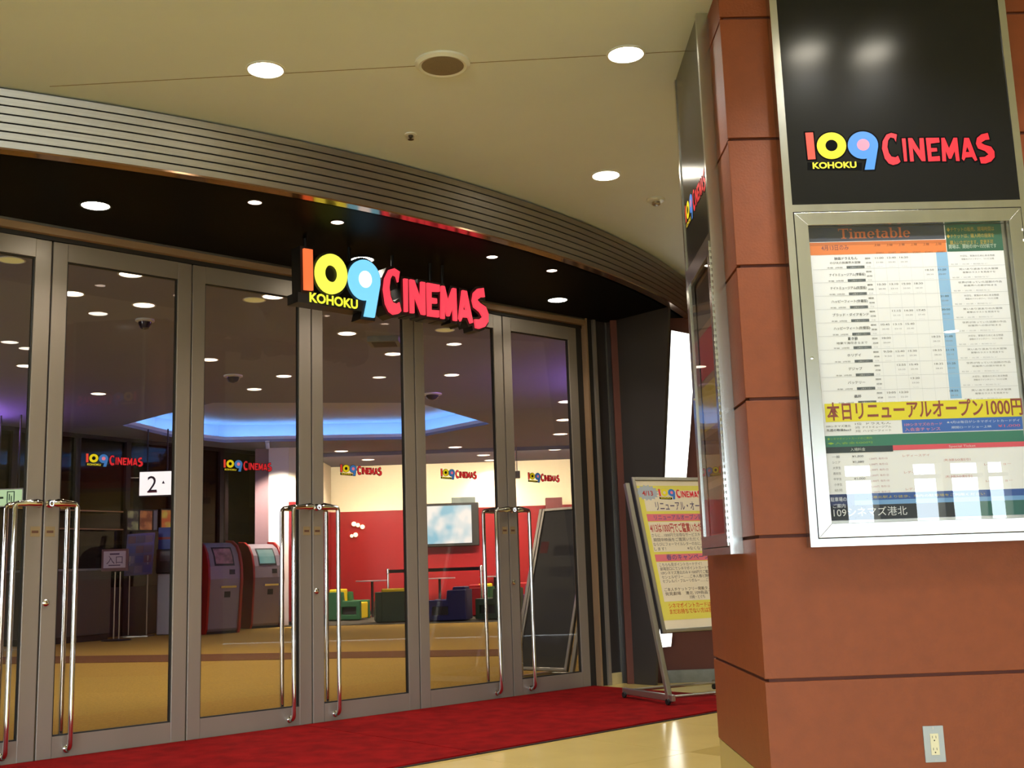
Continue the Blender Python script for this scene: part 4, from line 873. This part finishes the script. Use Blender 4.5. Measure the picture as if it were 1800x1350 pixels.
# ------------------------------------------------------------------ television and wall lamps on the red wall
a, b = on_y(745, 889, 30.7), on_y(835, 955, 30.7)
tv = thing('television', ((a.x + b.x) / 2, 30.8, b.z), 'flat television showing a bright sky on the red lobby wall', 'television')
MB().box(ID, a.x - 0.12, b.x + 0.12, 30.72, 30.86, b.z - 0.06, a.z + 0.05).build('body', m_blackmat, tv, bevel=0.02)
MB().box(ID, a.x - 0.02, b.x - 0.08, 30.7, 30.72, b.z + 0.02, a.z - 0.02).build('screen', m_tv, tv)
MB().box(ID, a.x + 0.3, b.x - 0.3, 30.86, 30.99, b.z + 0.3, a.z - 0.3).build('wall_bracket', m_rub, tv)
MB().box(ID, b.x - 0.62, b.x + 0.03, 30.74, 30.9, a.z + 0.05, a.z + 0.2).build('speaker_bar', M('tv_bar', (96, 110, 110), 0.5), tv)
for i, (x, y, r) in enumerate(((622, 921, 4.2), (629, 923, 3.6), (637, 926, 4.0), (618, 942, 3.0), (625, 940, 4.0))):
    p = on_y(x, y, 30.9); t = thing('wall_globe_lamp', (p.x, 30.94, p.z), ('upper left globe of the three-globe row on the red wall', 'middle globe of the three-globe row on the red wall', 'right end globe of the three-globe row on the red wall', 'smaller globe of the lower pair on the red wall', 'larger globe of the lower pair on the red wall')[i], 'wall lamp', 'globe lamps on the red wall')
    fr = frame((p.x, 31.0, p.z), (1, 0, 0), (0, 0, 1)); rr = r * 30.9 / 1950
    MB().lathe(fr, [(rr * 0.6, 0.0), (rr * 0.6, 0.03), (0.0, 0.035)], 14).build('mount', m_ringb, t)
    MB().lathe(fr, [(rr * math.sin(math.radians(q)), 0.03 + rr * 0.9 - rr * math.cos(math.radians(q))) for q in range(0, 181, 20)], 14).build('globe', M('globe_glow_%d' % i, (255, 240, 190), 0.4, emit=3.0), t, smooth=True)

# ------------------------------------------------------------------ lobby furniture
def kiosk(px, py, rz, label, screen_lit=True):
    b = on_z(px, py, 0.0); t = thing('ticket_kiosk', (0, 0, 0), label, 'ticket machine', 'ticket machines by the white column')
    prof = [(0, 0.05), (0.46, 0.05), (0.5, 0.1), (0.58, 0.7), (0.62, 1.1), (0.6, 1.35), (0.52, 1.58), (0.40, 1.74), (0.22, 1.83), (0.0, 1.85)]
    fr = frame((0, 0, 0), (0, -1, 0), (0, 0, 1))
    KW = 0.34
    MB().prism(fr, prof, -KW, KW).build('body', m_kiosk, t, bevel=0.01)
    big = [(-0.05, 0.0), (0.50, 0.0), (0.56, 0.1), (0.62, 0.7), (0.66, 1.1), (0.64, 1.37), (0.555, 1.62), (0.42, 1.79), (0.23, 1.88), (-0.05, 1.9)]
    for s_ in (-1, 1): MB().prism(fr, big, s_ * KW, s_ * (KW + 0.05)).build('side_panel', m_kred, t, bevel=0.01)
    MB().box(ID, -KW, KW, -0.47, 0.02, 0.0, 0.05).build('plinth', m_rub, t)
    def patch(z0, z1, x0, x1, mat, nm, th=0.012):
        def fx(z):
            for i in range(len(prof) - 1):
                if prof[i][1] <= z <= prof[i + 1][1] and prof[i + 1][1] > prof[i][1]:
                    k = (z - prof[i][1]) / (prof[i + 1][1] - prof[i][1]); return prof[i][0] + k * (prof[i + 1][0] - prof[i][0])
            return 0.4
        zs = [z0 + (z1 - z0) * k / 4 for k in range(5)]; vs = []; fs = []
        for z in zs:
            for x in (x0, x1): vs.append((x, -fx(z) - th, z + th * 0.3))
        for k in range(4): fs.append((k * 2, k * 2 + 1, k * 2 + 3, k * 2 + 2))
        nb_ = len(vs); vs += [(v[0], v[1] + th * 1.6, v[2]) for v in vs]
        for k in range(4): fs += [(k * 2, k * 2 + 2, nb_ + k * 2 + 2, nb_ + k * 2), (k * 2 + 1, k * 2 + 3, nb_ + k * 2 + 3, nb_ + k * 2 + 1)]
        fs += [(0, 1, nb_ + 1, nb_), (8, 9, nb_ + 9, nb_ + 8)]
        return MB().add(vs, fs).build(nm, mat, t)
    patch(1.36, 1.74, -0.22, 0.22, m_rub, 'screen_bezel', 0.008)
    patch(1.40, 1.71, -0.19, 0.19, m_kscr if screen_lit else M('kiosk_poster', (150, 110, 112), 0.5, noise=0.5, nscale=8), 'screen', 0.014)
    patch(1.18, 1.28, 0.10, 0.22, m_rub, 'card_reader', 0.01)
    patch(0.90, 0.94, -0.10, 0.24, m_chrome, 'coin_tray', 0.05)
    patch(0.72, 0.84, 0.0, 0.13, m_rub, 'ticket_slot', 0.01)
    t.location = (b.x, b.y, 0); t.rotation_euler = (0, 0, rz)
    return t
kiosk(370, 1113, UA, 'silver and red ticket machine with a poster screen, partly behind the door frame', False)
kiosk(447, 1103, UA, 'silver and red ticket machine with a pale blue screen beside the white column', True)

def armchair(px, py, rz, side, cush, label):
    b = on_z(px, py, 0.0); t = thing('foam_armchair', (0, 0, 0), label, 'armchair', 'foam armchairs by the red wall')
    ms, mc = flat_mat(side, 0.7), flat_mat(cush, 0.7)
    fr = frame((0, 0, 0), (0, -1, 0), (0, 0, 1)); Wd = 0.42
    prof = [(-0.42, 0.02), (0.44, 0.02), (0.44, 0.47), (0.02, 0.47), (0.0, 0.68), (-0.42, 0.68)]; hole = [(-0.02, 0.14), (0.34, 0.14), (0.34, 0.32), (-0.02, 0.32)]
    for s_ in (-1, 1): MB().prism(fr, prof, s_ * (Wd - 0.14), s_ * Wd, [hole]).build('arm', ms, t, bevel=0.02)
    MB().box(ID, -Wd + 0.14, Wd - 0.14, -0.42, 0.1, 0.04, 0.42).build('seat', mc, t, bevel=0.02)
    MB().box(ID, -Wd + 0.14, Wd - 0.14, 0.39, 0.42, 0.02, 0.68).build('back_panel', ms, t)
    for s_ in (-1, 1): MB().box(ID, min(s_ * (Wd - 0.1), s_ * (Wd - 0.09)), max(s_ * (Wd - 0.1), s_ * (Wd - 0.09)), -0.34, 0.02, 0.14, 0.32).build('recess_shade_panel', m_gap, t)  # dark panel set behind the cut-out so the hole looks shaded
    MB().box(ID, -Wd + 0.14, Wd - 0.14, 0.1, 0.388, 0.04, 0.75).build('backrest', mc, t, bevel=0.03)
    t.location = (b.x, b.y, 0.003); t.rotation_euler = (0, 0, rz); return t
GR, YE, BU, RE, DG = (34, 96, 58), (232, 206, 20), (34, 34, 84), (168, 24, 32), (50, 70, 48)
armchair(612, 1090, math.radians(80), GR, YE, 'green foam armchair with yellow cushions, seen from the side')
armchair(692, 1093, math.radians(190), DG, YE, 'dark green foam armchair with yellow top, its back turned beside the mullion')
armchair(793, 1091, math.radians(-98), BU, BU, 'navy blue foam armchair under the television')
armchair(822, 1083, math.radians(-98), RE, RE, 'red foam armchair half hidden behind the navy one')
armchair(838, 1079, math.radians(-98), GR, YE, 'green and yellow foam armchair behind the red and navy ones')
armchair(880, 1088, math.radians(-110), DG, YE, 'dark green foam armchair with yellow cushion between the last handles')
armchair(914, 1078, math.radians(-60), (110, 40, 110), RE, 'purple and red foam armchair beside the dark easel board')
def bar_table(px, py, label):
    b = on_z(px, py, 0.0); t = thing('round_table', (b.x, b.y, 0.003), label, 'table', 'round tables by the red wall')
    fr = frame((b.x, b.y, 0.003), (1, 0, 0), (0, 1, 0))
    MB().lathe(fr, [(0.0, 0.90), (0.42, 0.90), (0.425, 0.915), (0.42, 0.93), (0.0, 0.93)], 28).build('table_top', m_kiosk, t, smooth=True)
    MB().lathe(fr, [(0.035, 0.02), (0.035, 0.90)], 12).build('pole', m_rub, t, smooth=True)
    MB().lathe(fr, [(0.0, 0.0), (0.25, 0.0), (0.25, 0.012), (0.05, 0.03), (0.0, 0.03)], 24).build('base', m_chrome, t, smooth=True)
bar_table(655, 1085, 'round table on a black pole beside the green and yellow armchair'); bar_table(774, 1078, 'round table behind the navy armchair'); bar_table(872, 1074, 'round table between the last door handles')
pts = [on_z(683, 1088, 0), on_z(848, 1086, 0)]
bt = thing('belt_barrier', ((pts[0] + pts[1]) / 2), 'black belt barrier on two chrome posts before the red wall', 'belt barrier')
for q in pts:
    fr = frame(q, (1, 0, 0), (0, 1, 0)); MB().lathe(fr, [(0.03, 0.0), (0.03, 1.08), (0.045, 1.09), (0.045, 1.2), (0.0, 1.22)], 12).build('post', m_chrome, bt, smooth=True)
    MB().lathe(fr, [(0.0, 0.003), (0.17, 0.003), (0.16, 0.03), (0.03, 0.04)], 20).build('foot', m_rub, bt, smooth=True)
d_ = (pts[1] - pts[0]); q = frame(pts[0], d_, Z); MB().box(q, 0, d_.length, 1.10, 1.18, -0.006, 0.006).build('belt', m_rub, bt)

# ------------------------------------------------------------------ left side of the lobby
a, b = on_y(243, 828, 21.9), on_y(301, 871, 21.9)
ns = thing('number_sign', ((a.x + b.x) / 2, 22, b.z), 'glowing white box sign with a large figure 2', 'sign')
MB().box(ID, a.x, b.x, 21.95, 22.15, b.z, a.z).build('box', m_blackmat, ns); NF = frame((0, 21.95, 0), (1, 0, 0), (0, 0, 1))
MB().box(ID, a.x + 0.02, b.x - 0.02, 21.93, 21.95, b.z + 0.02, a.z - 0.02).build('face', m_two, ns)
w_ = b.x - a.x; h_ = a.z - b.z
g = MB(); g.text(NF, '2', a.x + w_ * 0.27, b.z + h_ * 0.17, h_ * 0.9, 0.024, 'L', w_ * 0.28); g.build('figure', flat_mat((60, 46, 50)), ns)
MB().rect(NF, a.x + w_ * 0.27, b.z + h_ * 0.14, a.x + w_ * 0.56, b.z + h_ * 0.21, 0.025).build('figure_foot', flat_mat((130, 60, 60)), ns)
MB().flat(NF, [(a.x + w_ * 0.70, b.z + h_ * 0.48), (a.x + w_ * 0.79, b.z + h_ * 0.48), (a.x + w_ * 0.745, b.z + h_ * 0.60)], 0.024).build('arrow', flat_mat((60, 60, 70)), ns)
for k in (0.2, 0.8): MB().tube([(a.x + w_ * k, 22.05, a.z), (a.x + w_ * k, 22.05, ZL)], 0.015, 6).build('hanger_rod', m_rub, ns)
def poster_box(x0, y0, x1, y1, cols, label):
    u0, v1 = dw(x0, y0, 0.1); u1, v0 = dw(x1, y1, 0.1)
    t = thing('film_poster', to(DF, (u0 + u1) / 2, v0, 0.1), label, 'poster', 'small backlit posters on the dark screen')
    MB().box(DF, u0, u1, v0, v1, 0.082, 0.1).build('frame', m_rub, t)
    MB().rect(DF, u0 + 0.02, v0 + 0.03, u1 - 0.02, v1 - 0.03, 0.102).build('print', screen_mat('poster_print_%d' % x0, cols[0], cols[-1], 0.5, 6.0), t)
poster_box(223, 895, 244, 934, [(40, 36, 48), (150, 150, 110)], 'dark backlit film poster with a pale curl beside the leaflet rack')
poster_box(245, 895, 268, 934, [(130, 70, 40), (200, 130, 80)], 'brown and orange backlit film poster in the middle of the row')
poster_box(269, 895, 277, 934, [(90, 90, 110)], 'narrow grey blue backlit poster of the row')
poster_box(283, 894, 302, 934, [(206, 100, 50), (210, 190, 80)], 'orange and yellow backlit film poster at the door frame')
def rail_line(y0, label):
    u0, v = dw(100, y0, 0.3); u1, v2 = dw(216, y0, 0.3); t = thing('counter_rail', to(DF, (u0 + u1) / 2, v, 0.3), label, 'rail', 'counter rails before the dark screen')
    MB().box(DF, u0, u1, v - 0.012, v + 0.012, 0.28, 0.32).build('bar', m_bronze, t)
    for k in (0.1, 0.5, 0.9): MB().box(DF, u0 + (u1 - u0) * k - 0.015, u0 + (u1 - u0) * k + 0.015, v - 0.015, v + 0.01, 0.08, 0.29).build('bracket', m_rub, t)
rail_line(896, 'upper thin metal rail on the dark lobby screen'); rail_line(929, 'lower thin metal rail on the dark lobby screen')
u0, _ = dw(60, 1000, 0.9); u1, _ = dw(196, 1000, 0.9); _, v1 = dw(160, 1003, 0.9)
cn = thing('service_counter', to(DF, (u0 + u1) / 2, 0, 0.5), 'low dark service counter beneath the thin metal rails', 'counter')
MB().box(DF, u0, u1, 0.12, v1, 0.1, 0.9).build('body', m_dwall, cn, bevel=0.01); MB().box(DF, u0, u1, 0.0, 0.12, 0.12, 0.84).build('plinth', m_rub, cn); MB().box(DF, u0 - 0.03, u1 + 0.03, v1, v1 + 0.04, 0.1, 0.94).build('worktop', m_greyb, cn)
b = on_z(204, 1126, 0); y_ = b.y
st = thing('sign_stand', (b.x, b.y, 0), 'small red framed notice on a thin pole stand before the dark counter', 'sign stand'); fr = frame((b.x, b.y, 0), (1, 0, 0), (0, 1, 0))
MB().lathe(fr, [(0.0, 0.0), (0.28, 0.0), (0.26, 0.02), (0.03, 0.035)], 20).build('base', m_rub, st, smooth=True); 
for s_ in (-0.05, 0.05): MB().tube([(b.x + s_, y_, 0.03), (b.x + s_, y_, 1.3)], 0.014, 8).build('pole', m_alu, st)
q0, q1 = on_y(180, 966, y_), on_y(225, 1003, y_)
MB().box(ID, q0.x, q1.x, y_ - 0.03, y_ + 0.02, q1.z, q0.z).build('frame', M('maroon_frame', (110, 60, 60), 0.5), st); MB().box(ID, q0.x + 0.04, q1.x - 0.04, y_ - 0.034, y_ - 0.03, q1.z + 0.06, q0.z - 0.04).build('notice', flat_mat((206, 186, 196)), st)
fr = frame((0, y_ - 0.034, 0), (1, 0, 0), (0, 0, 1)); g = MB(); g.text(fr, '入口', (q0.x + q1.x) / 2, (q0.z + q1.z) / 2 - 0.06, 0.17, 0.002, 'C'); g.rect(fr, q0.x + 0.16, q0.z - 0.11, q1.x - 0.16, q0.z - 0.08, 0.002); g.rect(fr, q0.x + 0.14, q1.z + 0.1, q1.x - 0.14, q1.z + 0.12, 0.002); g.build('lettering', flat_mat((90, 60, 90)), st)
b = on_z(247, 1119, 0); y_ = b.y
lr = thing('leaflet_rack', (b.x, b.y, 0), 'tilted clear leaflet rack with rows of flyers on two poles', 'leaflet rack')
q0, q1 = on_y(221, 938, y_), on_y(268, 1011, y_); LW = q1.x - q0.x; LH = q0.z - q1.z
LF = frame((q0.x, y_ - 0.05, q1.z), (1, 0, 0.04), (0, 0.18, 1))
MB().box(LF, 0, LW, 0, LH, -0.03, 0.0).build('panel', M('clear_rack', (120, 116, 140), 0.2), lr)
for r in range(4):
    for c in range(3): MB().box(LF, LW * (0.06 + 0.31 * c), LW * (0.06 + 0.31 * c + 0.27), LH * (0.05 + 0.24 * r), LH * (0.05 + 0.24 * r + 0.17), 0.0, 0.012).build('flyer', flat_mat([(112, 100, 110), (140, 126, 140), (96, 96, 140), (130, 96, 96)][(r + c) % 4]), lr)
for s_ in (0.1, LW - 0.1): MB().tube([(q0.x + s_, y_, 0.02), (q0.x + s_, y_, q1.z + 0.4)], 0.015, 8).build('pole', m_alu, lr)
MB().box(ID, q0.x + 0.0, q1.x, y_ - 0.22, y_ + 0.22, 0.0, 0.025).build('base', m_alu, lr)
b = on_z(291, 1116, 0); y_ = b.y
bk_ = thing('ticket_kiosk', (b.x, b.y, 0), 'slim ticket machine with a blue top beside the leaflet rack', 'ticket machine')
MB().box(ID, b.x - 0.2, b.x + 0.3, y_, y_ + 0.4, 0.0, 1.25).build('body', m_kiosk, bk_, bevel=0.02); MB().box(ID, b.x - 0.22, b.x + 0.3, y_ - 0.03, y_ + 0.4, 1.25, 1.75).build('screen_housing', m_rub, bk_, bevel=0.02)
MB().box(ID, b.x - 0.14, b.x + 0.2, y_ - 0.035, y_ - 0.03, 1.5, 1.7).build('screen', M('grey_screen', (96, 84, 84), 0.2), bk_); MB().box(ID, b.x - 0.2, b.x + 0.25, y_ + 0.05, y_ + 0.35, 1.75, 2.2).build('top_box', m_kblue, bk_)
MB().box(ID, b.x - 0.2, b.x + 0.25, y_ + 0.044, y_ + 0.05, 1.95, 2.0).build('red_stripe', m_kred, bk_)
a, b = on_y(-18, 860, 19.5), on_y(40, 890, 19.5)
ex = thing('exit_sign', ((a.x + b.x) / 2, 19.5, b.z), 'glowing green exit sign behind the cut-off first door', 'exit sign')
MB().box(ID, a.x, b.x, 19.5, 19.62, b.z, a.z).build('box', m_alu, ex); XF = frame((0, 19.5, 0), (1, 0, 0), (0, 0, 1)); MB().rect(XF, a.x + 0.02, b.z + 0.02, b.x - 0.02, a.z - 0.02, 0.003).build('face', m_exit, ex)
g = MB(); w_ = b.x - a.x; h_ = a.z - b.z
g.rect(XF, a.x + w_ * 0.15, b.z + h_ * 0.45, a.x + w_ * 0.42, b.z + h_ * 0.56, 0.006); g.flat(XF, [(a.x + w_ * 0.08, b.z + h_ * 0.5), (a.x + w_ * 0.2, b.z + h_ * 0.3), (a.x + w_ * 0.2, b.z + h_ * 0.7)], 0.006)
for q in ((0.52, 0.2, 0.55, 0.85), (0.72, 0.2, 0.75, 0.85), (0.52, 0.8, 0.75, 0.85), (0.58, 0.35, 0.61, 0.7), (0.64, 0.25, 0.67, 0.6)): g.rect(XF, a.x + w_ * q[0], b.z + h_ * q[1], a.x + w_ * q[2], b.z + h_ * q[3], 0.006)
g.build('running_man', flat_mat((40, 110, 90)), ex)
for k in (0.2, 0.8): MB().tube([(a.x + w_ * k, 19.56, a.z), (a.x + w_ * k, 19.56, ZL)], 0.015, 6).build('hanger_rod', m_rub, ex)
